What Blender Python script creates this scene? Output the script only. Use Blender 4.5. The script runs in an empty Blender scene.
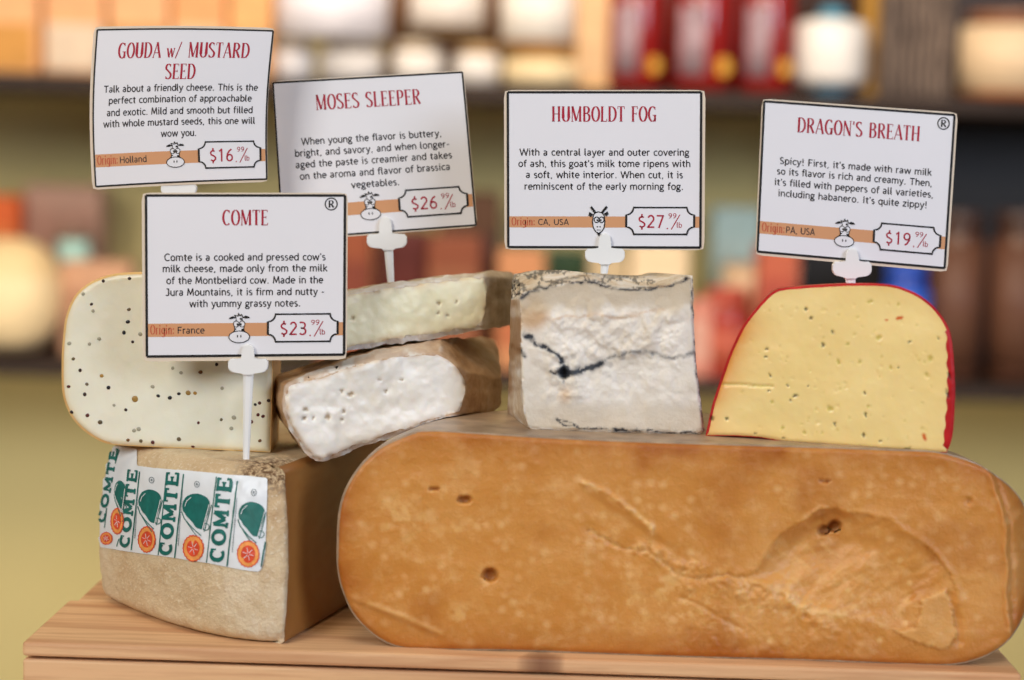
import bpy, bmesh, math, random
import numpy as np
from mathutils import Vector, Matrix
from mathutils.geometry import delaunay_2d_cdt
from mathutils.bvhtree import BVHTree

random.seed(7)
SC = bpy.context.scene
COL = SC.collection
PI = math.pi

# ------------------------------------------------------------------ camera
F = 2000.0
PITCH = math.radians(5.43)
ROLL = math.radians(1.5)
CAM = Vector((0.0, -0.91, 0.2328))
_f = Vector((0, math.cos(PITCH), -math.sin(PITCH)))
_r0 = Vector((1, 0, 0))
_u0 = Vector((0, math.sin(PITCH), math.cos(PITCH)))
_r = _r0 * math.cos(ROLL) + _u0 * math.sin(ROLL)
_u = -_r0 * math.sin(ROLL) + _u0 * math.cos(ROLL)
cam_data = bpy.data.cameras.new('camera')
cam = bpy.data.objects.new('camera', cam_data)
COL.objects.link(cam)
M = Matrix((_r, _u, -_f)).transposed().to_4x4()
M.translation = CAM
cam.matrix_world = M
cam_data.sensor_width = 36.0
cam_data.lens = F / 1024 * 36.0
cam_data.clip_start = 0.05
cam_data.clip_end = 50
cam_data.dof.use_dof = True
cam_data.dof.focus_distance = 0.965
cam_data.dof.aperture_fstop = 4.0
SC.camera = cam


def ray(px, py):
    return _f + _r * ((px - 512) / F) - _u * ((py - 340) / F)


def on_z(px, py, z=0.0):
    d = ray(px, py)
    return CAM + d * ((z - CAM.z) / d.z)


def on_y(px, py, y):
    d = ray(px, py)
    return CAM + d * ((y - CAM.y) / d.y)


# ------------------------------------------------------------------ object helpers
def new_obj(name, me, mat=None, parent=None):
    o = bpy.data.objects.new(name, me)
    COL.objects.link(o)
    if mat is not None and len(me.materials) == 0:
        for m in (mat if isinstance(mat, (list, tuple)) else [mat]):
            me.materials.append(m)
    if parent is not None:
        o.parent = parent
    return o


def tag(o, label=None, cat=None, group=None, kind=None):
    if label: o['label'] = label
    if cat: o['category'] = cat
    if group: o['group'] = group
    if kind: o['kind'] = kind
    return o


def empty(name, loc=(0, 0, 0), rotz=0.0):
    o = bpy.data.objects.new(name, None)
    COL.objects.link(o)
    o.empty_display_size = 0.02
    o.location = loc
    o.rotation_euler = (0, 0, rotz)
    o.matrix_basis = Matrix.Translation(Vector(loc)) @ Matrix.Rotation(rotz, 4, 'Z')
    return o


def keep(o, parent):
    """parent a mesh given in world coordinates to a placed Empty"""
    o.parent = parent
    o.matrix_parent_inverse = parent.matrix_basis.inverted()
    return o


def mesh_from(name, verts, faces, smooth=True):
    me = bpy.data.meshes.new(name)
    me.from_pydata([tuple(v) for v in verts], [], [tuple(f) for f in faces])
    me.update()
    if smooth:
        me.polygons.foreach_set('use_smooth', [True] * len(me.polygons))
    return me


def bm_mesh(name, bm, smooth=False):
    me = bpy.data.meshes.new(name)
    bmesh.ops.recalc_face_normals(bm, faces=bm.faces)
    bm.to_mesh(me)
    bm.free()
    if smooth:
        me.polygons.foreach_set('use_smooth', [True] * len(me.polygons))
    return me


def add_box(bm, lo, hi, bevel=0.0, seg=2):
    lo, hi = Vector(lo), Vector(hi)
    r = bmesh.ops.create_cube(bm, size=1.0)
    vs = r['verts']
    c, s = (lo + hi) / 2, hi - lo
    for v in vs:
        v.co = Vector((v.co.x * s.x, v.co.y * s.y, v.co.z * s.z)) + c
    if bevel > 0:
        es = list({e for v in vs for e in v.link_edges})
        bmesh.ops.bevel(bm, geom=es, offset=bevel, segments=seg, affect='EDGES', profile=0.5)
    return bm


def box_mesh(name, lo, hi, bevel=0.0):
    bm = bmesh.new()
    add_box(bm, lo, hi, bevel)
    return bm_mesh(name, bm)


def lathe(name, prof, n=40, a0=0.0, a1=2 * PI, sx=1.0, sy=1.0):
    """profile [(r, z)...] spun round Z"""
    full = abs(a1 - a0 - 2 * PI) < 1e-6
    m = n if full else n + 1
    vs, fs = [], []
    for k in range(m):
        a = a0 + (a1 - a0) * k / n
        for r, z in prof:
            vs.append((r * math.cos(a) * sx, r * math.sin(a) * sy, z))
    L = len(prof)
    for k in range(n):
        k2 = (k + 1) % m
        for i in range(L - 1):
            fs.append((k * L + i, k2 * L + i, k2 * L + i + 1, k * L + i + 1))
    return mesh_from(name, vs, fs)


# ------------------------------------------------------------------ noise (numpy)
def _hash(ix, iy, seed):
    h = (ix.astype(np.int64) * 374761393 + iy.astype(np.int64) * 668265263 + seed * 1274126177) & 0xffffffff
    h = ((h ^ (h >> 13)) * 1274126177) & 0xffffffff
    h = h ^ (h >> 16)
    return (h & 0xffff) / 65535.0


def vnoise(x, y, seed=0):
    x = np.asarray(x, float); y = np.asarray(y, float)
    ix, iy = np.floor(x), np.floor(y)
    fx, fy = x - ix, y - iy
    fx = fx * fx * fx * (fx * (fx * 6 - 15) + 10)
    fy = fy * fy * fy * (fy * (fy * 6 - 15) + 10)
    a, b = _hash(ix, iy, seed), _hash(ix + 1, iy, seed)
    c, d = _hash(ix, iy + 1, seed), _hash(ix + 1, iy + 1, seed)
    return ((a * (1 - fx) + b * fx) * (1 - fy) + (c * (1 - fx) + d * fx) * fy) * 2 - 1


def fbm(x, y, scale, octs=4, seed=0, gain=0.5):
    x = np.asarray(x, float) / scale; y = np.asarray(y, float) / scale
    s, a, t = 0.0, 1.0, 0.0
    for k in range(octs):
        s = s + a * vnoise(x * 2 ** k + 13.7 * k, y * 2 ** k - 7.3 * k, seed + k)
        t += a
        a *= gain
    return s / t


def sstep(a, b, x):
    t = np.clip((np.asarray(x, float) - a) / (b - a), 0, 1)
    return t * t * (3 - 2 * t)


def dist_poly(px, py, poly, closed=False):
    """distance from points to a polyline"""
    P = np.stack([px, py], 1)
    best = np.full(len(P), 1e9)
    pts = [np.array(p, float) for p in poly]
    if closed: pts = pts + [pts[0]]
    for a, b in zip(pts[:-1], pts[1:]):
        d = b - a
        L = max(float(d @ d), 1e-9)
        t = np.clip(((P - a) @ d) / L, 0, 1)
        q = a + t[:, None] * d
        best = np.minimum(best, np.hypot(P[:, 0] - q[:, 0], P[:, 1] - q[:, 1]))
    return best


def inside_poly(px, py, poly):
    px = np.asarray(px, float); py = np.asarray(py, float)
    r = np.zeros(len(px), bool)
    n = len(poly)
    for i in range(n):
        x1, y1 = poly[i]; x2, y2 = poly[(i + 1) % n]
        if y1 == y2: continue
        c = ((y1 > py) != (y2 > py)) & (px < (x2 - x1) * (py - y1) / (y2 - y1) + x1)
        r ^= c
    return r


# ------------------------------------------------------------------ materials
def lin(c):
    out = []
    for v in c[:3]:
        v = v / 255.0
        out.append(v / 12.92 if v <= 0.04045 else ((v + 0.055) / 1.055) ** 2.4)
    return (*out, 1.0)


class NT:
    def __init__(self, name):
        self.m = bpy.data.materials.new(name)
        self.m.use_nodes = True
        self.t = self.m.node_tree
        self.b = self.t.nodes['Principled BSDF']

    def n(self, typ, **kw):
        nd = self.t.nodes.new(typ)
        for k, v in kw.items():
            if hasattr(nd, k): setattr(nd, k, v)
            else: nd.inputs[k].default_value = v
        return nd

    def l(self, a, b): self.t.links.new(a, b)

    def coord(self, scale=(1, 1, 1), which='Object'):
        tc = self.n('ShaderNodeTexCoord')
        mp = self.n('ShaderNodeMapping')
        mp.inputs['Scale'].default_value = scale
        self.l(tc.outputs[which], mp.inputs['Vector'])
        return mp.outputs['Vector']

    def noise(self, vec, scale, detail=4, rough=0.55, dist=0.0):
        nd = self.n('ShaderNodeTexNoise')
        nd.inputs['Scale'].default_value = scale
        nd.inputs['Detail'].default_value = detail
        nd.inputs['Roughness'].default_value = rough
        nd.inputs['Distortion'].default_value = dist
        self.l(vec, nd.inputs['Vector'])
        return nd.outputs['Fac']

    def ramp(self, fac, stops, interp='LINEAR'):
        r = self.n('ShaderNodeValToRGB')
        r.color_ramp.interpolation = interp
        els = r.color_ramp.elements
        while len(els) < len(stops): els.new(0.5)
        for e, (p, c) in zip(els, stops):
            e.position = p
            e.color = c if len(c) == 4 else (*c, 1)
        self.l(fac, r.inputs['Fac'])
        return r.outputs['Color']

    def mix(self, fac, a, b, mode='MIX'):
        nd = self.n('ShaderNodeMix')
        nd.data_type = 'RGBA'
        nd.blend_type = mode
        for sock, v in ((nd.inputs[0], fac), (nd.inputs[6], a), (nd.inputs[7], b)):
            if isinstance(v, (int, float)): sock.default_value = v
            elif isinstance(v, tuple): sock.default_value = v
            else: self.l(v, sock)
        return nd.outputs[2]

    def math(self, op, a, b=0.5, clamp=False):
        nd = self.n('ShaderNodeMath')
        nd.operation = op
        nd.use_clamp = clamp
        for sock, v in ((nd.inputs[0], a), (nd.inputs[1], b)):
            if isinstance(v, (int, float)): sock.default_value = v
            else: self.l(v, sock)
        return nd.outputs[0]

    def attr(self, name):
        nd = self.n('ShaderNodeAttribute')
        nd.attribute_name = name
        return nd.outputs['Fac']

    def bump(self, h, strength=0.3, dist=0.001):
        nd = self.n('ShaderNodeBump')
        nd.inputs['Strength'].default_value = strength
        nd.inputs['Distance'].default_value = dist
        self.l(h, nd.inputs['Height'])
        self.l(nd.outputs['Normal'], self.b.inputs['Normal'])

    def fin(self, color=None, rough=0.5, sss=0.0, ssr=(1, .5, .3), sscale=0.004, spec=0.5, metal=0.0):
        b = self.b
        if color is not None:
            if isinstance(color, tuple): b.inputs['Base Color'].default_value = color
            else: self.l(color, b.inputs['Base Color'])
        if isinstance(rough, (int, float)): b.inputs['Roughness'].default_value = rough
        else: self.l(rough, b.inputs['Roughness'])
        b.inputs['Metallic'].default_value = metal
        b.inputs['Specular IOR Level'].default_value = spec
        b.inputs['Subsurface Weight'].default_value = sss
        b.inputs['Subsurface Radius'].default_value = ssr
        b.inputs['Subsurface Scale'].default_value = sscale
        return self.m


_mc = {}


def plain(name, rgb, rough=0.5, spec=0.4, metal=0.0, var=0.06, scale=30):
    """single-coloured surface with slight mottling"""
    key = (name, rgb)
    if key in _mc: return _mc[key]
    t = NT(name)
    v = t.coord()
    f = t.noise(v, scale, 3)
    a = lin(rgb)
    d = tuple(max(0, x * (1 - 2 * var)) for x in a[:3]) + (1,)
    c = t.ramp(f, [(0.3, d), (0.7, a)])
    _mc[key] = t.fin(c, rough, spec=spec, metal=metal)
    return _mc[key]


def m_wood(name, c1, c2, c3, axis=0, sc=1.0, rough=0.6):
    t = NT(name)
    s = [60 * sc, 60 * sc, 60 * sc]
    s[axis] = 3.2 * sc
    v = t.coord(tuple(s))
    base = t.noise(v, 1.0, 5, 0.6, 0.8)
    v2 = t.coord(tuple(x * 5 for x in s))
    fine = t.noise(v2, 1.0, 4, 0.6)
    s3 = [14 * sc] * 3
    s3[axis] = 4.0 * sc
    v3 = t.coord(tuple(s3))
    big = t.noise(v3, 1.0, 2, 0.5, 1.2)
    wv = t.n('ShaderNodeTexWave')
    wv.wave_type = 'BANDS'; wv.bands_direction = 'DIAGONAL'
    wv.inputs['Scale'].default_value = 0.42; wv.inputs['Distortion'].default_value = 9.0
    wv.inputs['Detail'].default_value = 3.0; wv.inputs['Detail Scale'].default_value = 0.5
    t.l(v, wv.inputs['Vector'])
    c = t.ramp(base, [(0.3, lin(c2)), (0.5, lin(c1)), (0.75, lin(c1))])
    c = t.mix(t.ramp(wv.outputs['Fac'], [(0.6, (0, 0, 0, 1)), (0.98, (.42, .42, .42, 1))]), c, lin(c3))
    c = t.mix(t.ramp(fine, [(0.45, (0, 0, 0, 1)), (0.75, (.5, .5, .5, 1))]), c, lin(c3))
    c = t.mix(t.ramp(big, [(0.52, (0, 0, 0, 1)), (0.72, (.5, .5, .5, 1))]), c, lin(c2))
    kn = t.attr('knot')
    c = t.mix(kn, c, lin((112, 70, 48)))
    t.bump(t.math('ADD', base, fine), 0.25, 0.0006)
    return t.fin(c, rough, spec=0.3)


M_CRATE = m_wood('crate_pine', (222, 180, 134), (204, 152, 108), (166, 108, 70))
M_DARKWOOD = m_wood('dark_shelf_wood', (58, 44, 36), (44, 33, 28), (32, 25, 22))

M_CARD = plain('card_stock', (226, 225, 227), 0.35, 0.5, var=0.01)
M_SLEEVE = plain('laminate_edge', (222, 206, 184), 0.3, 0.5, var=0.03)
M_BLACK = plain('black_ink', (22, 20, 20), 0.5, var=0.02)
M_TEXT = plain('dark_grey_ink', (48, 44, 46), 0.5, var=0.02)
M_RED = plain('crimson_ink', (168, 26, 52), 0.5, var=0.05)
M_BAND = plain('tan_ink', (206, 150, 106), 0.5, var=0.03)
M_ORIGIN = plain('rust_ink', (188, 84, 56), 0.5, var=0.03)
M_HOLDER = plain('white_plastic', (232, 232, 228), 0.25, 0.5, var=0.01)
M_GREEN = plain('label_green_ink', (22, 112, 104), 0.5, var=0.15, scale=200)
M_LABEL = plain('label_paper', (226, 232, 236), 0.4, 0.4, var=0.03, scale=80)
M_SEAL1 = plain('seal_orange_ink', (250, 170, 90), 0.5, var=0.1, scale=300)
M_SEAL2 = plain('seal_red_ink', (236, 84, 50), 0.5, var=0.15, scale=300)
M_LGREY = plain('label_grey_ink', (128, 140, 146), 0.5, var=0.05)


def m_aged():
    t = NT('aged_cheese_paste')
    v = t.coord()
    big = t.noise(v, 14, 4, 0.6)
    mid = t.noise(v, 110, 6, 0.68)
    fine = t.noise(v, 380, 5, 0.68)
    c = t.ramp(big, [(0.3, lin((198, 132, 56))), (0.5, lin((206, 143, 68))), (0.72, lin((214, 155, 84)))])
    c = t.mix(t.ramp(mid, [(0.5, (0, 0, 0, 1)), (0.72, (.6, .6, .6, 1))]), c, lin((222, 172, 106)))
    # pale crystals
    vo = t.n('ShaderNodeTexVoronoi')
    vo.inputs['Scale'].default_value = 150
    vo.inputs['Randomness'].default_value = 1.0
    t.l(v, vo.inputs['Vector'])
    sp = t.ramp(vo.outputs['Distance'], [(0.10, (1, 1, 1, 1)), (0.42, (0, 0, 0, 1))])
    rnd = t.n('ShaderNodeSeparateColor')
    t.l(vo.outputs['Color'], rnd.inputs[0])
    on = t.math('GREATER_THAN', rnd.outputs[0], 0.5)
    c = t.mix(t.math('MULTIPLY', t.math('MULTIPLY', sp, on), 0.42), c, lin((236, 192, 130)))
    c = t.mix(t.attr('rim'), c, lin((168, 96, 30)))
    c = t.mix(t.attr('crumb'), c, lin((226, 180, 112)))
    c = t.mix(t.attr('hole'), c, lin((160, 92, 36)))
    t.bump(t.math('ADD', t.math('MULTIPLY', mid, 1.2), t.math('MULTIPLY', fine, 0.6)), 0.5, 0.0012)
    r = t.ramp(mid, [(0.3, (.30, .30, .30, 1)), (0.7, (.5, .5, .5, 1))])
    return t.fin(c, r, 0.25, (1, .45, .15), 0.006, spec=0.45)


def m_aged_rind():
    t = NT('aged_cheese_rind')
    v = t.coord()
    n = t.noise(v, 60, 5, 0.6)
    c = t.ramp(n, [(0.3, lin((128, 106, 86))), (0.7, lin((182, 156, 126)))])
    t.bump(n, 0.3, 0.001)
    return t.fin(c, 0.38, 0.1, (1, .5, .3), 0.004, spec=0.5)


def m_mustard():
    t = NT('pale_mustard_paste')
    v = t.coord()
    n = t.noise(v, 40, 4)
    c = t.ramp(n, [(0.3, lin((226, 223, 200))), (0.7, lin((233, 232, 214)))])
    c = t.mix(t.attr('rim'), c, lin((234, 204, 142)))
    f = t.noise(v, 500, 3)
    t.bump(t.math('ADD', n, t.math('MULTIPLY', f, .4)), 0.2, 0.0006)
    return t.fin(c, 0.36, 0.25, (1, .7, .4), 0.005, spec=0.5)


def m_mustard_rind():
    t = NT('pale_yellow_rind')
    v = t.coord()
    n = t.noise(v, 70, 4)
    c = t.ramp(n, [(0.3, lin((220, 176, 108))), (0.7, lin((236, 200, 138)))])
    t.bump(n, 0.2, 0.0006)
    return t.fin(c, 0.38, 0.15, (1, .6, .3), 0.004)


def m_comte_rind():
    t = NT('brushed_brown_rind')
    v = t.coord()
    a = t.noise(v, 22, 5, 0.62, 0.4)
    b = t.noise(v, 110, 6, 0.72)
    f = t.noise(v, 520, 4, 0.7)
    c = t.ramp(a, [(0.28, lin((196, 166, 126))), (0.5, lin((216, 194, 156))), (0.72, lin((226, 210, 180)))])
    c = t.mix(t.ramp(b, [(0.54, (0, 0, 0, 1)), (0.76, (.55, .55, .55, 1))]), c, lin((172, 130, 84)))
    c = t.mix(t.ramp(f, [(0.55, (0, 0, 0, 1)), (0.68, (.8, .8, .8, 1))]), c, lin((232, 220, 194)))
    c = t.mix(t.math('MULTIPLY', t.attr('crumb'), t.ramp(f, [(0.40, (0, 0, 0, 1)), (0.58, (1, 1, 1, 1))])), c, lin((104, 74, 46)))
    t.bump(t.math('ADD', b, t.math('MULTIPLY', f, 1.0)), 0.6, 0.0020)
    return t.fin(c, 0.62, 0.05, (1, .5, .3), 0.002, spec=0.3)


def m_comte_paste():
    t = NT('golden_comte_paste')
    v = t.coord()
    a = t.noise(v, 30, 4)
    f = t.noise(v, 300, 4)
    c = t.ramp(a, [(0.3, lin((160, 106, 48))), (0.7, lin((178, 124, 62)))])  # base darkened to carry the neighbouring wheel's shade on the cut face
    c = t.mix(t.attr('rim'), c, lin((140, 92, 46)))
    t.bump(t.math('ADD', a, t.math('MULTIPLY', f, .3)), 0.2, 0.001)
    return t.fin(c, 0.4, 0.2, (1, .5, .2), 0.004)


def m_bloomy(name, paste, dark, spots=0.0, rough=0.28):
    t = NT(name)
    v = t.coord()
    a = t.noise(v, 45, 5, 0.6)
    f = t.noise(v, 380, 4, 0.65)
    c = t.ramp(a, [(0.3, lin(dark)), (0.65, lin(paste))])
    c = t.mix(t.attr('rim'), c, lin((206, 176, 140)))
    c = t.mix(t.attr('hole'), c, lin((176, 144, 98)))
    t.bump(t.math('ADD', a, t.math('MULTIPLY', f, .4)), 0.35, 0.001)
    r = t.ramp(a, [(0.35, (rough,) * 3 + (1,)), (0.7, (rough + .22,) * 3 + (1,))])
    return t.fin(c, r, 0.25, (1, .75, .5), 0.005, spec=0.5)


def m_bloomy_rind(name, c1, c2, c3):
    t = NT(name)
    v = t.coord()
    a = t.noise(v, 60, 6, 0.68)
    f = t.noise(v, 320, 5, 0.7)
    c = t.ramp(a, [(0.3, lin(c1)), (0.52, lin(c2)), (0.74, lin(c3))])
    c = t.mix(t.ramp(f, [(0.55, (0, 0, 0, 1)), (0.75, (.5, .5, .5, 1))]), c, lin(c1))
    c = t.mix(t.attr('white'), c, lin((226, 222, 214)))
    t.bump(t.math('ADD', a, t.math('MULTIPLY', f, .6)), 0.6, 0.0016)
    return t.fin(c, 0.6, 0.08, (1, .6, .4), 0.003, spec=0.3)


def m_ash():
    t = NT('white_goat_paste')
    v = t.coord()
    a = t.noise(v, 50, 5, 0.65)
    f = t.noise(v, 320, 5, 0.7)
    c = t.ramp(a, [(0.3, lin((218, 206, 186))), (0.65, lin((238, 230, 216)))])
    c = t.mix(t.attr('tan'), c, lin((204, 166, 122)))
    c = t.mix(t.attr('cream'), c, lin((192, 174, 144)))
    c = t.mix(t.attr('ash'), c, lin((44, 48, 54)))
    t.bump(t.math('ADD', a, t.math('MULTIPLY', f, .7)), 0.5, 0.0012)
    return t.fin(c, 0.45, 0.2, (1, .8, .6), 0.004, spec=0.4)


def m_ash_rind():
    t = NT('mottled_ash_rind')
    v = t.coord()
    a = t.noise(v, 70, 6, 0.7, 0.6)
    f = t.noise(v, 260, 5, 0.7)
    c = t.ramp(a, [(0.3, lin((190, 160, 124))), (0.46, lin((216, 200, 174))), (0.66, lin((232, 226, 216)))])
    c = t.mix(t.attr('ash'), c, lin((58, 58, 60)))
    c = t.mix(t.attr('tan'), c, lin((150, 106, 62)))
    t.bump(t.math('ADD', a, f), 0.7, 0.0018)
    return t.fin(c, 0.6, 0.08, (1, .6, .4), 0.003, spec=0.3)


def m_pepper():
    t = NT('pepper_cheese_paste')
    v = t.coord()
    a = t.noise(v, 22, 4)
    f = t.noise(v, 260, 4, 0.6)
    c = t.ramp(a, [(0.3, lin((236, 206, 132))), (0.7, lin((243, 218, 150)))])
    c = t.mix(t.attr('tan'), c, lin((220, 140, 56)))
    c = t.mix(t.attr('olive'), c, lin((196, 176, 76)))
    c = t.mix(t.attr('hole'), c, lin((92, 82, 40)))
    c = t.mix(t.attr('chili'), c, lin((206, 92, 20)))
    t.bump(t.math('ADD', a, t.math('MULTIPLY', f, .5)), 0.25, 0.0008)
    return t.fin(c, 0.34, 0.25, (1, .6, .25), 0.005, spec=0.5)


def m_wax():
    t = NT('red_wax')
    v = t.coord()
    a = t.noise(v, 90, 4)
    c = t.ramp(a, [(0.3, lin((158, 22, 26))), (0.7, lin((196, 36, 38)))])
    c = t.mix(t.attr('hole'), c, lin((60, 14, 10)))
    t.bump(a, 0.3, 0.0008)
    return t.fin(c, 0.42, 0.08, (1, .2, .1), 0.003, spec=0.25)


# ------------------------------------------------------------------ traced-face solids
def resample(poly, step):
    pts = [Vector(p) for p in poly]
    n = len(pts)
    # Catmull-Rom through the traced points, then even spacing
    dense = []
    for i in range(n):
        p0, p1, p2, p3 = pts[i - 1], pts[i], pts[(i + 1) % n], pts[(i + 2) % n]
        d1 = (p1 - p0).normalized() if (p1 - p0).length > 0 else Vector((0, 0))
        d2 = (p2 - p1).normalized()
        d3 = (p3 - p2).normalized()
        sharp1 = d1.dot(d2) < 0.6
        sharp2 = d2.dot(d3) < 0.6
        L = (p2 - p1).length
        t1 = (p2 - p1) if sharp1 else (p2 - p0) * (L / max((p1 - p0).length + L, 1e-6))
        t2 = (p2 - p1) if sharp2 else (p3 - p1) * (L / max((p3 - p2).length + L, 1e-6))
        m = max(2, int(L / (step * 0.5)))
        for k in range(m):
            t = k / m
            h00 = 2 * t ** 3 - 3 * t ** 2 + 1; h10 = t ** 3 - 2 * t ** 2 + t
            h01 = -2 * t ** 3 + 3 * t ** 2; h11 = t ** 3 - t ** 2
            dense.append(p1 * h00 + t1 * h10 + p2 * h01 + t2 * h11)
    L = [0.0]
    for i in range(len(dense)):
        L.append(L[-1] + (dense[(i + 1) % len(dense)] - dense[i]).length)
    m = int(L[-1] / step)
    out, j = [], 0
    for k in range(m):
        s = L[-1] * k / m
        while L[j + 1] < s: j += 1
        t = (s - L[j]) / max(L[j + 1] - L[j], 1e-9)
        out.append(dense[j].lerp(dense[(j + 1) % len(dense)], t))
    return out


def offset_in(poly, d):
    """inset a dense outline; d is a number or f(px, py, nx, ny)"""
    n = len(poly)
    area = sum(poly[i].x * poly[(i + 1) % n].y - poly[(i + 1) % n].x * poly[i].y for i in range(n))
    sgn = 1 if area > 0 else -1
    out = []
    w = 4
    for i in range(n):
        t = (poly[(i + w) % n] - poly[i - w]).normalized()
        nrm = Vector((-t.y, t.x)) * sgn          # towards the inside
        dd = d(poly[i].x, poly[i].y, -nrm.x, -nrm.y) if callable(d) else d
        out.append(poly[i] + nrm * dd)
    return out


def traced_solid(root, outline, P0, P1, depth, parts, step=2.0, inner=None, inset=None, disp=None,
                 attrs=None, side_part=None, layers=10, back=(1.0, 1.0, 0.0), wheel=None, jitter=0.0, seed=1,
                 back_round=0.12):
    """A solid whose near face is the traced outline standing on the vertical plane through world points P0, P1.
    parts: {'paste': mat, 'rind': mat}; inner: polygon that bounds the paste on the face (or inset: its distance)."""
    ex = Vector((P1.x - P0.x, P1.y - P0.y, 0)).normalized()
    nrm = Vector((ex.y, -ex.x, 0))                 # towards the viewer
    if nrm.y > 0: nrm.negate()
    ol = resample(outline, step)
    if jitter:
        ja = np.array([[p.x, p.y] for p in ol])
        jx = fbm(ja[:, 0], ja[:, 1], 9, 3, seed + 50) * jitter
        jy = fbm(ja[:, 0] + 300, ja[:, 1], 9, 3, seed + 51) * jitter
        ol = [Vector((p.x + a, p.y + b)) for p, a, b in zip(ol, jx, jy)]
    il = None
    if inner is not None: il = resample(inner, step)
    elif inset is not None: il = offset_in(ol, inset)
    if il is not None and jitter and inner is not None:
        ja = np.array([[p.x, p.y] for p in il])
        jx = fbm(ja[:, 0], ja[:, 1], 8, 3, seed + 60) * jitter
        il = [Vector((p.x + a, p.y + a)) for p, a in zip(il, jx)]
    oa = np.array([[p.x, p.y] for p in ol])
    # interior points
    x0, y0 = oa.min(0); x1, y1 = oa.max(0)
    gx, gy = np.meshgrid(np.arange(x0 + step, x1, step), np.arange(y0 + step, y1, step * 0.9))
    gx[::2] += step / 2
    gx, gy = gx.ravel(), gy.ravel()
    rs = np.random.RandomState(seed)
    gx = gx + rs.uniform(-.2, .2, gx.shape) * step
    gy = gy + rs.uniform(-.2, .2, gy.shape) * step
    ok = inside_poly(gx, gy, oa)
    gx, gy = gx[ok], gy[ok]
    ok = dist_poly(gx, gy, oa, True) > step * 0.6
    if il is not None:
        ia = np.array([[p.x, p.y] for p in il])
        ok &= dist_poly(gx, gy, ia, True) > step * 0.45
    gx, gy = gx[ok], gy[ok]
    no = len(ol)
    verts = list(ol)
    edges = [(i, (i + 1) % no) for i in range(no)]
    if il is not None:
        k = len(verts); verts += list(il)
        edges += [(k + i, k + (i + 1) % len(il)) for i in range(len(il))]
    verts += [Vector((a, b)) for a, b in zip(gx, gy)]
    rv, re, rf, ov, _, _ = delaunay_2d_cdt(verts, edges, [], 1, 1e-5)
    px = np.array([v.x for v in rv]); py = np.array([v.y for v in rv])
    de = dist_poly(px, py, oa, True)
    # world positions: along each sight line to the plane pushed by the displacement
    D = np.zeros(len(px)) if disp is None else disp(px, py, de)
    R = np.array([tuple(ray(a, b)) for a, b in zip(px, py)])
    nn = np.array(tuple(nrm)); pp = np.array(tuple(P0)); cc = np.array(tuple(CAM))
    tt = ((pp - cc) @ nn + D) / (R @ nn)
    W = cc + R * tt[:, None]
    A = {} if attrs is None else attrs(px, py, de, D)

    # face triangles by part
    tri = [tuple(f) for f in rf]
    cx = np.array([px[list(f)].mean() for f in tri]); cy = np.array([py[list(f)].mean() for f in tri])
    names = list(parts)
    if il is not None:
        isin = inside_poly(cx, cy, [(p.x, p.y) for p in il])
        cls = ['paste' if q else 'rind' for q in isin]
    else:
        cls = ['paste'] * len(tri)
    V = {n: [] for n in names}; Fc = {n: [] for n in names}; AT = {n: {k: [] for k in A} for n in names}
    idx = {n: {} for n in names}

    def vid(n, i):
        if i not in idx[n]:
            idx[n][i] = len(V[n]); V[n].append(W[i])
            for k in A: AT[n][k].append(float(A[k][i]))
        return idx[n][i]
    for f, c in zip(tri, cls):
        a, b, c2 = (Vector(W[i]) for i in f)
        if (b - a).cross(c2 - a).dot(nrm) < 0: f = (f[0], f[2], f[1])
        Fc[c].append(tuple(vid(c, i) for i in f))

    # outline vertices in the result
    first = {}
    for i, orig in enumerate(ov):
        for q in orig:
            if q < no and q not in first: first[q] = i
    ring = [first[i] for i in range(no) if i in first]
    RW = [Vector(W[i]) for i in ring]; RD = [float(D[i]) for i in ring]
    zs = [p.z for p in RW]; ss = [(p - P0).dot(ex) for p in RW]
    zc, sc_ = (min(zs) + max(zs)) / 2, (min(ss) + max(ss)) / 2
    zmin = min(zs)
    if wheel is not None:
        sc_ = wheel
        rr = np.array([abs(s - sc_) for s in ss]); za = np.array(zs)
        right = np.array([s > sc_ for s in ss])
        ri = [i for i in range(len(ss)) if right[i]]
        li = [i for i in range(len(ss)) if not right[i]]
        k = next(i for i in range(len(ss)) if right[i] and not right[i - 1])
        ri = [(k + j) % len(ss) for j in range(len(ri))]
        k = next(i for i in range(len(ss)) if not right[i] and right[i - 1])
        li = [(k + j) % len(ss) for j in range(len(li))]
        if za[ri[0]] < za[ri[-1]]: ri = ri[::-1]
        if za[li[0]] < za[li[-1]]: li = li[::-1]
        def run(ids):
            L = [0.0]
            for p, q in zip(ids[:-1], ids[1:]): L.append(L[-1] + math.hypot(rr[q] - rr[p], za[q] - za[p]))
            return np.array(L) / L[-1]
        tr, tl = run(ri), run(li)
        mr, mz = np.zeros(len(ss)), np.zeros(len(ss))
        for ids, t0 in ((ri, tr), (li, tl)):
            mr[ids] = (np.interp(t0, tr, rr[ri]) + np.interp(t0, tl, rr[li])) / 2
            mz[ids] = (np.interp(t0, tr, za[ri]) + np.interp(t0, tl, za[li])) / 2

    def side_pos(i, t):
        p, d = RW[i], RD[i]
        if wheel is not None:
            a = t * PI / 2
            s = ss[i] - sc_
            r = abs(s) + (mr[i] - abs(s)) * t
            z = p.z + (mz[i] - p.z) * t ** 5
            e = (1 if s > 0 else -1) * r * math.cos(a)
            q = P0 + ex * (sc_ + e) - nrm * (-d + r * math.sin(a) * depth)
            return Vector((q.x, q.y, z))
        bs, bz, sh = back
        rem = max(depth + d, depth * 0.15)
        rd = 1.0
        if t > 1 - back_round:
            k = (t - (1 - back_round)) / back_round
            rd = 1 - 0.10 * (1 - math.sqrt(max(0, 1 - k * k)))
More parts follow.
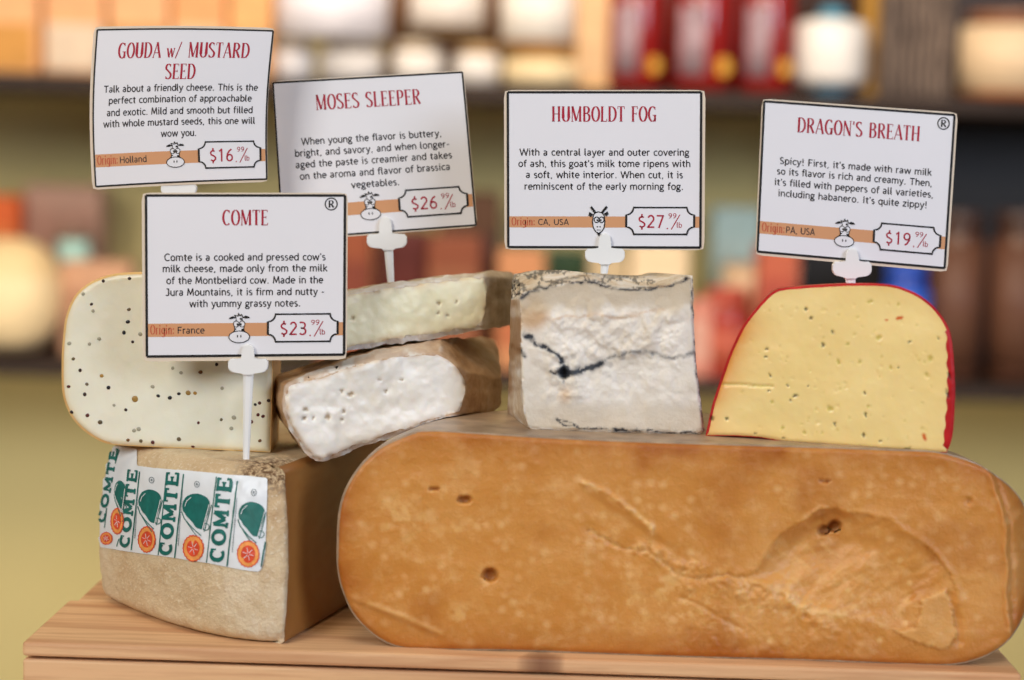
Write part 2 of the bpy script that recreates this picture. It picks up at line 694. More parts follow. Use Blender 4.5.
        fs = 1 + (bs * rd - 1) * t if rd < 1 else 1 + (bs - 1) * t
        fz = 1 + (bz * rd - 1) * t if rd < 1 else 1 + (bz - 1) * t
        s2 = sc_ + (ss[i] - sc_) * fs + sh * t
        z2 = zmin + (p.z - zmin) * fz
        y = (p - (P0 + ex * ss[i]))
        q = P0 + ex * s2 + Vector((y.x, y.y, 0)) - nrm * (rem * t)
        return Vector((q.x, q.y, z2))

    nr = len(ring)
    sp = side_part or (lambda a, b, nx, ny: 'rind' if 'rind' in parts else 'paste')
    ts = [k / layers for k in range(layers + 1)]
    grid = [[side_pos(i, t) for i in range(nr)] for t in ts]
    ctr = P0 + ex * sc_ - nrm * depth * 0.5
    ctr = Vector((ctr.x, ctr.y, zc))
    sidx = {n: {} for n in names}

    def sid(n, k, i):
        if (k, i) not in sidx[n]:
            sidx[n][(k, i)] = len(V[n]); V[n].append(grid[k][i])
            for a in A: AT[n][a].append(float(A[a][ring[i]]) * (1.0 if k == 0 else 0.0))
        return sidx[n][(k, i)]
    ar = sum(px[ring[i]] * py[ring[(i + 1) % nr]] - px[ring[(i + 1) % nr]] * py[ring[i]] for i in range(nr))
    sg = 1 if ar > 0 else -1
    for i in range(nr):
        j = (i + 1) % nr
        a = Vector((px[ring[i]], py[ring[i]])); b = Vector((px[ring[j]], py[ring[j]]))
        tx = (b - a).normalized() if (b - a).length > 0 else Vector((1, 0))
        n = sp((a.x + b.x) / 2, (a.y + b.y) / 2, tx.y * sg, -tx.x * sg)
        for k in range(layers):
            q = (sid(n, k, i), sid(n, k, j), sid(n, k + 1, j), sid(n, k + 1, i))
            v = [Vector(V[n][w]) for w in q]
            nq = (v[1] - v[0]).cross(v[3] - v[0])
            if nq.dot((v[0] + v[2]) / 2 - ctr) < 0: q = q[::-1]
            Fc[n].append(q)
    if wheel is None:                                  # close the far side
        n = 'rind' if 'rind' in parts else 'paste'
        k = len(V[n])
        cpos = sum((grid[-1][i] for i in range(nr)), Vector()) / nr
        V[n].append(cpos)
        for a in A: AT[n][a].append(0.0)
        for i in range(nr):
            j = (i + 1) % nr
            b0 = len(V[n])
            V[n] += [grid[-1][i], grid[-1][j]]
            for a in A: AT[n][a] += [0.0, 0.0]
            Fc[n].append((k, b0, b0 + 1))
    out = {}
    for n in names:
        if not Fc[n]: continue
        me = mesh_from(n, V[n], Fc[n])
        for k in A:
            at = me.attributes.new(k, 'FLOAT', 'POINT')
            at.data.foreach_set('value', AT[n][k])
        o = new_obj(n, me, parts[n])
        keep(o, root)
        out[n] = o
    out['_ex'], out['_n'] = ex, nrm
    return out


def gauss_spot(px, py, x, y, rx, ry=None, rot=0.0):
    ry = ry or rx
    c, s = math.cos(rot), math.sin(rot)
    dx, dy = px - x, py - y
    a = (dx * c + dy * s) / rx; b = (-dx * s + dy * c) / ry
    return a * a + b * b


# ------------------------------------------------------------------ crate
def build_crate():
    FL, FR = on_z(22, 642), on_z(1022, 674)
    ex = Vector((FR.x - FL.x, FR.y - FL.y, 0)); L = ex.length
    yaw = math.atan2(ex.y, ex.x)
    root = empty('wooden_crate', (FL.x, FL.y, -0.16), yaw)
    tag(root, 'pale pine slatted crate under all the cheeses', 'crate')

    def part(name, lo, hi, bevel, parent=root, knots=()):
        bm = bmesh.new()
        add_box(bm, lo, hi, bevel, 2)
        if knots:
            bmesh.ops.subdivide_edges(bm, edges=[e for e in bm.edges if abs((e.verts[0].co - e.verts[1].co).x) > 0.1], cuts=160)
            bmesh.ops.subdivide_edges(bm, edges=[e for e in bm.edges if abs((e.verts[0].co - e.verts[1].co).y) > 0.05], cuts=16)
        me = bm_mesh(name, bm)
        at = me.attributes.new('knot', 'FLOAT', 'POINT')
        vals = []
        for v in me.vertices:
            k = 0.0
            for (kx, ky, r) in knots:
                d = math.hypot(v.co.x - kx, (v.co.y - ky) * 0.8)
                k = max(k, max(0.0, 1 - d / r) ** 0.35 * 0.85 if d < r else 0)
            vals.append(k)
        at.data.foreach_set('value', vals)
        return new_obj(name, me, M_CRATE, parent)
    Z = 0.16
    gx = (545 - 22) / 1000 * L
    part('top_board', (0, 0, Z - 0.0068), (L, 0.088, Z), 0.0016, knots=[(gx, 0.0, 0.010), (0.09, 0.03, 0.006)])
    part('top_board', (0.004, 0.0895, Z - 0.0068), (L - 0.003, 0.178, Z - 0.0004), 0.0014)
    part('top_board', (0.002, 0.180, Z - 0.0068), (L - 0.002, 0.268, Z - 0.0002), 0.0014)
    z1 = Z - 0.0084
    part('front_board', (0, 0.0012, z1 - 0.072), (L, 0.012, z1), 0.0012)
    part('front_board', (0, 0.0015, 0.002), (L, 0.012, z1 - 0.074), 0.0012)
    part('back_board', (0, 0.256, z1 - 0.072), (L, 0.267, z1), 0.0012)
    part('back_board', (0, 0.256, 0.002), (L, 0.267, z1 - 0.074), 0.0012)
    for x in (0.0005, L - 0.0125):
        part('end_panel', (x, 0.0125, 0.0), (x + 0.012, 0.2555, Z - 0.0070), 0.001)
    return root


build_crate()

# ------------------------------------------------------------------ big aged half wheel
BIG = [(421, 430.5), (476, 432.5), (538, 436.5), (600, 439.5), (680, 442.5), (781, 445.5), (898, 449.5), (940, 452), (976, 463),
       (999, 477), (1015, 491), (1025, 507), (1031, 540), (1031, 575), (1026, 610), (1014, 634), (1000, 648),
       (984, 657), (960, 664), (933, 665.5), (820, 661), (664, 656.6), (515, 651), (410, 649), (390, 644.5),
       (371, 633), (353, 614), (342, 590), (337.5, 571), (336.5, 551), (338.5, 512), (345, 489), (359, 466), (378, 448), (398, 437.8)]


BOWL = [(738, 580), (757, 568), (778, 538), (799, 523), (819, 506), (838, 508), (858, 514), (893, 520), (916, 535), (940, 558), (952, 575), (957, 590), (958, 604),
        (946, 592), (922, 600), (917, 620), (912, 632), (894, 630), (860, 622), (843, 616), (815, 612), (799, 608), (787, 592), (766, 584)]
FLAKE = [(922, 600), (946, 589), (950, 602), (957, 635), (946, 650), (928, 647), (894, 632), (915, 629), (921, 614)]
CHUNKS = [(658, 556, 12), (680, 570, 13), (697, 566, 10), (688, 587, 9), (722, 583, 13), (739, 590, 14), (765, 594, 16), (792, 600, 13), (806, 612, 15), (640, 548, 9), (820, 622, 14)]


def big_disp(px, py, de):
    d = -0.0016 * (1 - sstep(0, 5, de))
    d = d + fbm(px, py, 60, 3, 3) * 0.0012 + fbm(px, py, 12, 3, 4) * 0.00028
    for x, y, rx, ry, dp in ((490, 575, 8.5, 7.5, .0055), (464, 499.5, 8, 4.5, .0042), (434, 489, 6, 2.2, .0025),
                             (824, 530, 6.5, 6, .005), (834, 526, 7.5, 6.5, .0055), (825, 481, 6, 1.6, .003), (969, 501, 4, 4, .002)):
        w = gauss_spot(px + fbm(px, py, 6, 2, 9) * 1.5, py, x, y, rx, ry)
        d = d - dp * (1 - sstep(0.35, 1.1, w)) 
    # thin ridge on the middle of the face
    n1 = fbm(px, py, 14, 3, 21) * 5
    dl = dist_poly(px + n1 * .5, py + n1, [(582, 482), (608, 495), (632, 511), (652, 527), (652, 545)])
    d = d + 0.0013 * np.exp(-(dl / 2.8) ** 2) * np.clip(.55 + fbm(px, py, 9, 3, 24) * 1.6, 0, 1.2)
    low = sstep(0, 10, (py - (482 + (px - 582) * .66))) * sstep(575, 600, px) * (1 - sstep(650, 700, px)) * (1 - sstep(540, 590, py))
    d = d - 0.0014 * low
    # shell-shaped break on the right half
    nx = fbm(px, py, 26, 3, 31) * 4
    qx, qy = px + nx, py + fbm(px, py, 26, 3, 32) * 4
    ins = inside_poly(qx, qy, BOWL)
    up = dist_poly(qx, qy, BOWL[:13]); lo = dist_poly(qx, qy, BOWL[12:] + BOWL[:1])
    deep = 0.0135 - 0.0105 * sstep(765, 900, px + (py - 540) * .6)
    prof = (1 - np.exp(-(up / 13) ** 1.2)) * (1 - np.exp(-(lo / 30) ** 1.2))
    d = d - ins * deep * prof
    c45, s45 = math.cos(-.62), math.sin(-.62)
    rx_, ry_ = px * c45 + py * s45, -px * s45 + py * c45
    d = d + ins * np.minimum(1, lo / 12) * (fbm(rx_ * .45, ry_, 11, 4, 33, .55) * 0.0011 + fbm(rx_ * .6, ry_, 32, 3, 34) * .0024)
    d = d + 0.0006 * np.exp(-(up / 4) ** 2) * (~ins) * sstep(835, 860, px)
    # plate edge and torn chunks low in the middle
    chunk = np.zeros(len(px))
    for x, y, r in CHUNKS: chunk = np.maximum(chunk, np.exp(-gauss_spot(px, py, x, y, r, r * .75, .5)))
    rg = 1 - np.abs(fbm(px, py, 15, 3, 41, .55)) * 2.2
    d = d + chunk * (0.0018 * rg + fbm(px, py, 6, 3, 42, .6) * .0011)
    cr = dist_poly(px + fbm(px, py, 10, 2, 45) * 3, py + fbm(px, py, 8, 3, 46) * 4, [(588, 530), (602, 538), (623, 548), (650, 551), (672, 571), (700, 580), (726, 575), (742, 579)])
    d = d - 0.0016 * np.exp(-(cr / 1.8) ** 2) - .0005 * sstep(0, 14, py - np.interp(px, [588, 650, 726, 742], [530, 551, 575, 579])) * sstep(588, 620, px) * (1 - sstep(742, 770, px)) * (1 - sstep(600, 650, py))
    sc2 = dist_poly(px, py, [(682, 598), (700, 605), (717, 616), (743, 629)])
    d = d - .0008 * np.exp(-(sc2 / 1.5) ** 2)
    low_r = sstep(575, 590, py) * sstep(650, 700, px) * (1 - sstep(850, 890, px)) * (~ins)
    d = d + low_r * fbm(px, py, 9, 4, 43, .65) * .0009
    # lifted flake, low right
    fl = inside_poly(px + fbm(px, py, 8, 2, 44) * 2, py + fbm(px, py, 7, 2, 48) * 2, FLAKE)
    d = d + 0.0014 * fl - .0016 * (~fl) * np.exp(-(dist_poly(px, py, [(950, 596), (957, 620), (959, 642)]) / 4) ** 2)
    # scar, low left
    dl2 = dist_poly(px, py, [(369, 604), (405, 617), (441, 633)])
    d = d + 0.0005 * np.exp(-(dl2 / 2.2) ** 2) - 0.0012 * sstep(0, 6, py - (604 + (px - 369) * .42)) * (1 - sstep(430, 450, px))
    # the fold before the wheel's rim on the right
    fold = np.interp(py, [440, 470, 516, 571, 602, 670], [975, 990, 1006, 1009, 1010, 1012]) + fbm(px, py, 12, 2, 47) * 2
    f = sstep(-2, 3, px - fold)
    d = d - 0.0030 * f - 0.010 * sstep(4, 26, px - fold)
    d = d + 0.0012 * np.exp(-((px - fold + 3) / 3) ** 2)
    return d


def big_attrs(px, py, de, D):
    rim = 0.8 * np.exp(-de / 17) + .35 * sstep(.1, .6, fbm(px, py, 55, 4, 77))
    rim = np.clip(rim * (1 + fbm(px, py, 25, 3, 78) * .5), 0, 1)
    crumb = np.zeros(len(px))
    for x, y, r in CHUNKS: crumb = np.maximum(crumb, np.exp(-gauss_spot(px, py, x, y, r * .9, r * .6, .5)) * sstep(-.1, .45, fbm(px, py, 8, 4, 81, .6)) * .8)
    pool = np.exp(-((py - 600) / 32) ** 2) * sstep(580, 640, px) * (1 - sstep(860, 900, px))
    crumb = np.maximum(crumb, .55 * pool * sstep(.1, .5, fbm(px, py, 7, 4, 83, .6)))
    ye = dist_poly(px + fbm(px, py, 8, 2, 84) * 3, py + fbm(px, py, 8, 2, 85) * 3, [(787, 592), (797, 604), (815, 611), (843, 615)])
    crumb = np.maximum(crumb, .9 * np.exp(-(ye / 3.5) ** 2))
    for x, y in ((910, 583), (907, 601), (905, 623), (768, 556), (855, 607), (848, 590), (900, 560), (880, 640), (770, 640)): crumb = np.maximum(crumb, .75 * np.exp(-(gauss_spot(px, py, x, y, 3.2)) ** 2))
    rr2 = fbm(px * .75 + py * .55, (py * .75 - px * .55) * 2.6, 22, 4, 86, .6)
    crumb = np.maximum(crumb, inside_poly(px, py, BOWL) * sstep(.15, .55, rr2) * .35)
    crumb = np.maximum(crumb, inside_poly(px, py, FLAKE) * .35)
    cr = dist_poly(px + fbm(px, py, 10, 2, 45) * 3, py + fbm(px, py, 8, 3, 46) * 4 + 2, [(588, 530), (602, 538), (623, 548), (650, 551), (672, 571), (700, 580), (726, 575)])
    crumb = np.maximum(crumb, .7 * np.exp(-(cr / 2.2) ** 2) * sstep(-.2, .3, fbm(px, py, 9, 2, 87)))
    dl = dist_poly(px + fbm(px, py, 10, 2, 22) * 3, py, [(582, 482), (608, 495), (632, 511), (652, 527), (652, 545)])
    crumb = np.maximum(crumb, np.exp(-(dl / 2.6) ** 2) * sstep(-.4, .2, fbm(px, py, 9, 2, 23)) * .9)
    dl2 = dist_poly(px, py, [(369, 604), (405, 617), (441, 633)])
    crumb = np.maximum(crumb, np.exp(-(dl2 / 2.5) ** 2) * .35)
    for cx, cy, r in ((420, 530, 22), (455, 530, 8), (660, 580, 26), (430, 500, 18), (400, 520, 26), (462, 615, 14)):
        crumb = np.maximum(crumb, np.exp(-gauss_spot(px, py, cx, cy, r)) * sstep(0, .5, fbm(px, py, 11, 3, int(cx))) * .7)
    hole = np.zeros(len(px))
    for x, y, rx, ry in ((490, 575, 8, 7), (464, 499.5, 7.5, 4), (434, 489, 6, 2), (824, 530, 6.5, 6), (834, 526, 7.5, 6.5), (825, 481, 6, 1.6)):
        hole = np.maximum(hole, 1 - sstep(.5, 1.1, gauss_spot(px, py, x, y, rx, ry)))
    return {'rim': rim, 'crumb': crumb, 'hole': hole * .6}


def build_big():
    a, b = on_z(410, 649), on_z(940, 665.5)
    root = empty('aged_cheese_half_wheel', ((a.x + b.x) / 2, (a.y + b.y) / 2, 0))
    tag(root, 'large long orange aged cheese half wheel with small holes, supporting the white and red-waxed wedges', 'cheese')
    s_mid = (on_z(683, 657) - a).dot((b - a).normalized())
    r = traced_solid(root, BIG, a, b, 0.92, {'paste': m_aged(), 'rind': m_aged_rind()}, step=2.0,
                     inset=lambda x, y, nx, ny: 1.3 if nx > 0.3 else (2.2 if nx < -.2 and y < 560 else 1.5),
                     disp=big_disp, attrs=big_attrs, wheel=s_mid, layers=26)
    return root, r


big_root, big_parts = build_big()


def top_z_big(px):
    """height of the wheel's top edge under image column px"""
    ys = np.interp(px, [421, 476, 538, 600, 680, 781, 898, 940], [429.5, 431.5, 435.5, 438.5, 441.5, 444.5, 448.5, 451])
    return on_y(px, float(ys), 0.012).z


# ------------------------------------------------------------------ comte block (rind face, cut face, top)
def build_comte():
    A = on_z(284, 645); B = on_z(103, 600); Mq = on_z(163, 625); Dq = on_z(345, 609)
    dirD = (Dq - A).normalized()
    D = A + dirD * 0.150
    C = B + dirD * 0.135 + Vector((0.012, 0, 0))
    zt = on_y(274, 466, A.y + 0.008).z
    root = empty('hard_cheese_block', ((A.x + C.x) / 2, (A.y + C.y) / 2, 0))
    tag(root, 'brown-rinded hard cheese block wearing a printed green and orange paper band', 'cheese')
    # rind arc through B, M, A
    u = 0.34
    ctrl = (Mq - B * (1 - u) ** 2 - A * u ** 2) / (2 * u * (1 - u))

    def arc(t): return B * (1 - t) ** 2 + ctrl * (2 * t * (1 - t)) + A * t * t
    seg = []
    NA, NR, NB, NL = 90, 44, 20, 30
    for i in range(NA): seg.append((arc(i / NA), 'rind'))
    for i in range(NR): seg.append((A.lerp(D, i / NR), 'paste'))
    for i in range(NB): seg.append((D.lerp(C, i / NB), 'rind'))
    for i in range(NL): seg.append((C.lerp(B, i / NL), 'paste'))
    n = len(seg)
    cen = sum((p for p, _ in seg), Vector()) / n
    # round the vertical corners a little
    base = [p.copy() for p, _ in seg]
    for _ in range(2):
        base = [base[i] * .5 + (base[i - 1] + base[(i + 1) % n]) * .25 for i in range(n)]
    NV = 64
    nor = []
    for i in range(n):
        t = (base[(i + 2) % n] - base[i - 2]).normalized()
        q = Vector((t.y, -t.x, 0))
        if q.dot(base[i] - cen) < 0: q.negate()
        nor.append(q)
    rows = []
    for k in range(NV + 1):
        v = k / NV
        z = zt * v
        row = []
        for i in range(n):
            isr = seg[i][1] == 'rind' and i < NA
            off = 0.0
            if isr: off += 0.0045 * (1 - (2 * v - 1) ** 2)
            e0, e1 = v * zt, (1 - v) * zt
            rb, rt = (0.007, 0.010) if isr else (0.002, 0.004)
            if e0 < rb: off -= rb * (1 - math.sqrt(max(0, 1 - (1 - e0 / rb) ** 2)))
            if e1 < rt: off -= rt * (1 - math.sqrt(max(0, 1 - (1 - e1 / rt) ** 2)))
            p = base[i] + nor[i] * off
            # the block leans a touch: its top is a little smaller
            p = cen + (p - cen) * (1 - 0.045 * v)
            s = i * 0.9
            amp = 0.0005 if isr else 0.00025
            if isr and v > .86 and i > NA * .72: amp = 0.0016
            nz = float(fbm(np.array([i * 2.0]), np.array([k * 2.2]), 7, 3, 5)[0]) + 0.7 * float(fbm(np.array([i * 2.0]), np.array([k * 2.2]), 28, 2, 8)[0])
            p = p + nor[i] * nz * amp
            row.append(Vector((p.x, p.y, z)))
        rows.append(row)
    V = {'rind': [], 'paste': []}; Fc = {'rind': [], 'paste': []}; cr = {'rind': [], 'paste': []}; rim = {'rind': [], 'paste': []}
    ids = {'rind': {}, 'paste': {}}

    def vid(nm, k, i):
        if (k, i) not in ids[nm]:
            ids[nm][(k, i)] = len(V[nm]); V[nm].append(rows[k][i])
            v = k / NV
            c = max(0.0, min(1.0, (v - .84) / .08)) * max(0.0, min(1.0, (i / NA - .66) / .12)) if i <= NA else 0
            cr[nm].append(c)
            j = i - NA
            rim[nm].append(max(math.exp(-abs(j) / 3.0), math.exp(-v * zt / .006), math.exp(-(1 - v) * zt / .005)) * .8)
        return ids[nm][(k, i)]
    for k in range(NV):
        for i in range(n):
            j = (i + 1) % n
            nm = seg[i][1]
            Fc[nm].append((vid(nm, k, i), vid(nm, k, j), vid(nm, k + 1, j), vid(nm, k + 1, i)))
    # top and bottom
    for k, up in ((NV, 1), (0, -1)):
        o2 = [Vector((p.x, p.y)) for p in rows[k]]
        oa = np.array([[p.x, p.y] for p in o2])
        x0, y0 = oa.min(0); x1, y1 = oa.max(0)
        st = 0.0022
        gx, gy = np.meshgrid(np.arange(x0, x1, st), np.arange(y0, y1, st))
        gx, gy = gx.ravel(), gy.ravel()
        ok = inside_poly(gx, gy, oa) & True
        gx, gy = gx[ok], gy[ok]
        ok = dist_poly(gx, gy, oa, True) > st * .6
        gx, gy = gx[ok], gy[ok]
        rv, _, rf, _, _, _ = delaunay_2d_cdt(o2 + [Vector((a, b)) for a, b in zip(gx, gy)], [(i, (i + 1) % n) for i in range(n)], [], 1, 1e-7)
        ax = np.array([p.x for p in rv]); ay = np.array([p.y for p in rv])
        dd = dist_poly(ax, ay, oa, True)
        dz = fbm(ax, ay, 0.012, 3, 66) * 0.0007 * np.minimum(1, dd / .005) if up > 0 else np.zeros(len(ax))
        Aw = np.exp(-(np.hypot(ax - rows[k][NA].x, ay - rows[k][NA].y) / .026) ** 2)
        dz = dz + Aw * np.abs(fbm(ax, ay, .004, 3, 67)) * .0018 * np.minimum(1, dd / .002) * (up > 0)
        b0 = len(V['rind'])
        z = rows[k][0].z
        for a, b, c, q in zip(ax, ay, dz, Aw):
            V['rind'].append(Vector((a, b, z + c))); cr['rind'].append(float(min(1, q * 1.4)) * (up > 0)); rim['rind'].append(0)
        for f in rf:
            f = tuple(f)
            p, q, r = (V['rind'][b0 + i] for i in f)
            if (q - p).cross(r - p).z * up < 0: f = f[::-1]
            Fc['rind'].append(tuple(b0 + i for i in f))
    out = {}
    for nm, m in (('rind', m_comte_rind()), ('paste', m_comte_paste())):
        me = mesh_from(nm, V[nm], Fc[nm])
        for k, dat in (('crumb', cr), ('rim', rim)):
            at = me.attributes.new(k, 'FLOAT', 'POINT'); at.data.foreach_set('value', [float(x) for x in dat[nm]])
        o = new_obj(nm, me, m); keep(o, root); out[nm] = o
    bv = BVHTree.FromPolygons(V['rind'], Fc['rind'])
    return root, out, zt, A, bv


comte_root, comte_parts, COMTE_Z, COMTE_A, comte_bv = build_comte()

# ------------------------------------------------------------------ 2-D art: strokes and glyphs
def arc_pts(cx, cy, rx, ry, a0, a1, n=18):
    return [(cx + rx * math.cos(math.radians(a0 + (a1 - a0) * k / n)), cy + ry * math.sin(math.radians(a0 + (a1 - a0) * k / n))) for k in range(n + 1)]


class Art:
    """flat polygons in a 2-D frame, later laid on a surface"""
    def __init__(self):
        self.v, self.f = [], []

    def poly(self, pts):
        b = len(self.v)
        self.v += [tuple(p) for p in pts]
        self.f.append(tuple(range(b, b + len(pts))))

    def fan(self, pts):
        b = len(self.v)
        cx = sum(p[0] for p in pts) / len(pts); cy = sum(p[1] for p in pts) / len(pts)
        self.v += [(cx, cy)] + [tuple(p) for p in pts]
        n = len(pts)
        for i in range(n): self.f.append((b, b + 1 + i, b + 1 + (i + 1) % n))

    def line(self, pts, w0, w1=None, closed=False, sub=0.0):
        """stroke; width w0 across a horizontal run, w1 across a vertical run (a slanted nib)"""
        w1 = w0 if w1 is None else w1
        P = [Vector((p[0], p[1])) for p in pts]
        if sub > 0:
            Q = []
            for a, b in zip(P[:-1], P[1:]):
                m = max(1, int((b - a).length / sub))
                Q += [a.lerp(b, k / m) for k in range(m)]
            P = Q + [P[-1]]
        if not closed and len(P) > 2:
            for i in range(1, len(P) - 1):
                u1, u2 = P[i] - P[i - 1], P[i + 1] - P[i]
                if u1.length > 1e-9 and u2.length > 1e-9 and u1.normalized().dot(u2.normalized()) < 0.35:
                    k = max(w0, w1) * .35
                    e1, e2 = P[i] + u1.normalized() * k, P[i] - u2.normalized() * k
                    self.line(P[:i] + [e1], w0, w1)
                    self.line([e2] + P[i + 1:], w0, w1)
                    return
        n = len(P)
        b = len(self.v)
        for i in range(n):
            a = P[i - 1] if (i > 0 or closed) else P[i]
            c = P[(i + 1) % n] if (i < n - 1 or closed) else P[i]
            t = (c - a)
            t = t.normalized() if t.length > 0 else Vector((1, 0))
            w = (w0 + (w1 - w0) * abs(t.y) ** 1.5) / 2
            q = Vector((-t.y, t.x)) * w
            if 0 < i < n - 1 or closed:
                t1, t2 = (P[i] - a).normalized(), (c - P[i]).normalized()
                cs = max(.5, math.sqrt(max(0.0, (1 + t1.dot(t2)) / 2)))
                q = q / cs
            self.v += [tuple(P[i] + q), tuple(P[i] - q)]
        for i in range(n if closed else n - 1):
            j = (i + 1) % n
            self.f.append((b + 2 * i, b + 2 * i + 1, b + 2 * j + 1, b + 2 * j))

    def fill(self, pts, step=.02):
        """filled outline with inner points, so that it can follow a bend"""
        ol = [Vector(p) for p in pts]; oa = np.array(pts, float); n = len(ol)
        x0, y0 = oa.min(0); x1, y1 = oa.max(0)
        gx, gy = np.meshgrid(np.arange(x0 + step * .5, x1, step), np.arange(y0 + step * .5, y1, step)); gx, gy = gx.ravel(), gy.ravel()
        k = inside_poly(gx, gy, oa); gx, gy = gx[k], gy[k]
        k = dist_poly(gx, gy, oa, True) > step * .3; gx, gy = gx[k], gy[k]
        rv, _, rf, _, _, _ = delaunay_2d_cdt(ol + [Vector((a, b)) for a, b in zip(gx, gy)], [(i, (i + 1) % n) for i in range(n)], [], 1, 1e-6)
        b = len(self.v)
        self.v += [(p.x, p.y) for p in rv]; self.f += [tuple(b + i for i in f) for f in rf]

    def ellipse(self, cx, cy, rx, ry, n=24): self.fan(arc_pts(cx, cy, rx, ry, 0, 360 * (n - 1) / n, n - 1))

    def ring(self, cx, cy, rx, ry, w, n=32): self.line(arc_pts(cx, cy, rx, ry, 0, 360 * (n - 1) / n, n - 1), w, closed=True)

    def add(self, other, f):
        b = len(self.v)
        self.v += [f(*p) for p in other.v]
        self.f += [tuple(b + i for i in q) for q in other.f]


TH, TK = 0.045, 0.125          # thin and thick strokes of the narrow display letters
_O = lambda: arc_pts(.25, .5, .21, .48, 0, 360 * 31 / 32, 31)
GL = {}


def G(ch, w, *strokes): GL[ch] = (w, strokes)


# each stroke: points, thin, thick, closed
G('A', .52, ([(.03, 0), (.26, 1)], .05, .05), ([(.26, 1), (.47, 0)], TK, TK), ([(.1, .32), (.4, .32)], TH, TH), ([(-.02, .015), (.09, .015)], .03, .03), ([(.38, .015), (.54, .015)], .03, .03))
G('B', .48, ([(.09, 0), (.09, 1)], TK, TK), ([(.09, .978)] + arc_pts(.22, .765, .15, .213, 90, -90, 14) + [(.09, .552)], TH, TK), ([(.09, .53)] + arc_pts(.23, .276, .18, .254, 90, -90, 14) + [(.09, .022)], TH, TK))
G('C', .48, (arc_pts(.27, .5, .22, .48, 52, 308, 24), TH, TK), ([(.42, .78), (.42, .97)], .04, .04))
G('D', .52, ([(.09, 0), (.09, 1)], TK, TK), ([(.09, .978)] + arc_pts(.2, .5, .26, .478, 90, -90, 20) + [(.09, .022)], TH, TK), ([(0, .02), (.1, .02)], .03, .03), ([(0, .98), (.1, .98)], .03, .03))
G('E', .42, ([(.09, 0), (.09, 1)], TK, TK), ([(0, .978), (.38, .978)], TH, TH), ([(.09, .52), (.31, .52)], TH, TH), ([(0, .022), (.4, .022)], TH, TH), ([(.37, .99), (.37, .84)], .035, .035), ([(.39, .01), (.39, .16)], .035, .035), ([(.3, .60), (.3, .44)], .03, .03))
G('F', .40, ([(.09, 0), (.09, 1)], TK, TK), ([(0, .978), (.37, .978)], TH, TH), ([(.09, .52), (.3, .52)], TH, TH), ([(.36, .99), (.36, .82)], .035, .035), ([(.29, .60), (.29, .44)], .03, .03), ([(0, .02), (.18, .02)], .03, .03))
G('G', .52, (arc_pts(.27, .5, .22, .48, 52, 325, 26), TH, TK), ([(.42, .02), (.42, .42)], TK * .9, TK * .9), ([(.28, .42), (.5, .42)], TH, TH), ([(.42, .78), (.42, .97)], .04, .04))
G('H', .54, ([(.09, 0), (.09, 1)], TK, TK), ([(.43, 0), (.43, 1)], TK, TK), ([(.09, .5), (.43, .5)], TH, TH), ([(0, .02), (.18, .02)], .03, .03), ([(0, .98), (.18, .98)], .03, .03), ([(.34, .02), (.52, .02)], .03, .03), ([(.34, .98), (.52, .98)], .03, .03))
G('L', .40, ([(.09, 0), (.09, 1)], TK, TK), ([(0, .022), (.38, .022)], TH, TH), ([(.37, .01), (.37, .18)], .035, .035), ([(0, .98), (.18, .98)], .03, .03))
G('M', .66, ([(.07, 0), (.07, 1)], .05, .05), ([(.08, 1), (.31, .05)], TK, TK), ([(.31, .05), (.54, 1)], .05, .05), ([(.55, 0), (.55, 1)], TK, TK), ([(0, .015), (.14, .015)], .03, .03), ([(.46, .015), (.64, .015)], .03, .03))
G('N', .54, ([(.07, 0), (.07, 1)], .05, .05), ([(.08, .98), (.44, .02)], TK, TK), ([(.45, 0), (.45, 1)], .05, .05), ([(0, .015), (.14, .015)], .03, .03), ([(.38, .985), (.52, .985)], .03, .03))
G('O', .50, (_O(), TH, TK, True))
G('P', .44, ([(.09, 0), (.09, 1)], TK, TK), ([(.09, .978)] + arc_pts(.21, .73, .17, .248, 90, -90, 16) + [(.09, .482)], TH, TK), ([(0, .02), (.18, .02)], .03, .03))
G('R', .50, ([(.09, 0), (.09, 1)], TK, TK), ([(.09, .978)] + arc_pts(.21, .745, .17, .233, 90, -90, 16) + [(.09, .512)], TH, TK), ([(.22, .51), (.44, .01)], TK, TK), ([(0, .02), (.18, .02)], .03, .03))
G('S', .42, (arc_pts(.2, .745, .15, .235, 40, 200, 14) + [(.13, .6), (.2, .52), (.28, .44)] + arc_pts(.2, .26, .17, .24, 20, -145, 14), .05, TK), ([(.33, .8), (.33, .97)], .035, .035), ([(.05, .2), (.05, .02)], .035, .035))
G('T', .44, ([(.21, 0), (.21, 1)], TK, TK), ([(.0, .978), (.42, .978)], TH, TH), ([(.01, .99), (.01, .82)], .035, .035), ([(.41, .99), (.41, .82)], .035, .035), ([(.12, .02), (.3, .02)], .03, .03))
G('U', .52, ([(.09, 1), (.09, .26)] + arc_pts(.26, .26, .17, .24, 180, 360, 16) + [(.43, .26), (.43, 1)], TH, TK), ([(0, .98), (.18, .98)], .03, .03), ([(.36, .98), (.5, .98)], .03, .03))
G('w', .50, ([(.02, .6), (.13, .02)], TK * .8, TK * .8), ([(.13, .02), (.24, .6)], .04, .04), ([(.24, .6), (.35, .02)], TK * .8, TK * .8), ([(.35, .02), (.46, .6)], .04, .04), ([(-.03, .6), (.08, .6)], .03, .03), ([(.4, .6), (.5, .6)], .03, .03))
G('/', .40, ([(.0, -.05), (.34, 1.02)], .06, .06))
G("'", .14, ([(.06, 1), (.05, .78)], .08, .08))
G(' ', .30)
G('i', .2, ([(.09, 0), (.09, .7)], TK, TK), ([(.09, .84), (.09, .98)], TK, TK))
G('r', .3, ([(.09, 0), (.09, .7)], TK, TK), ([(.09, .5), (.17, .66), (.28, .66)], .07, .07))
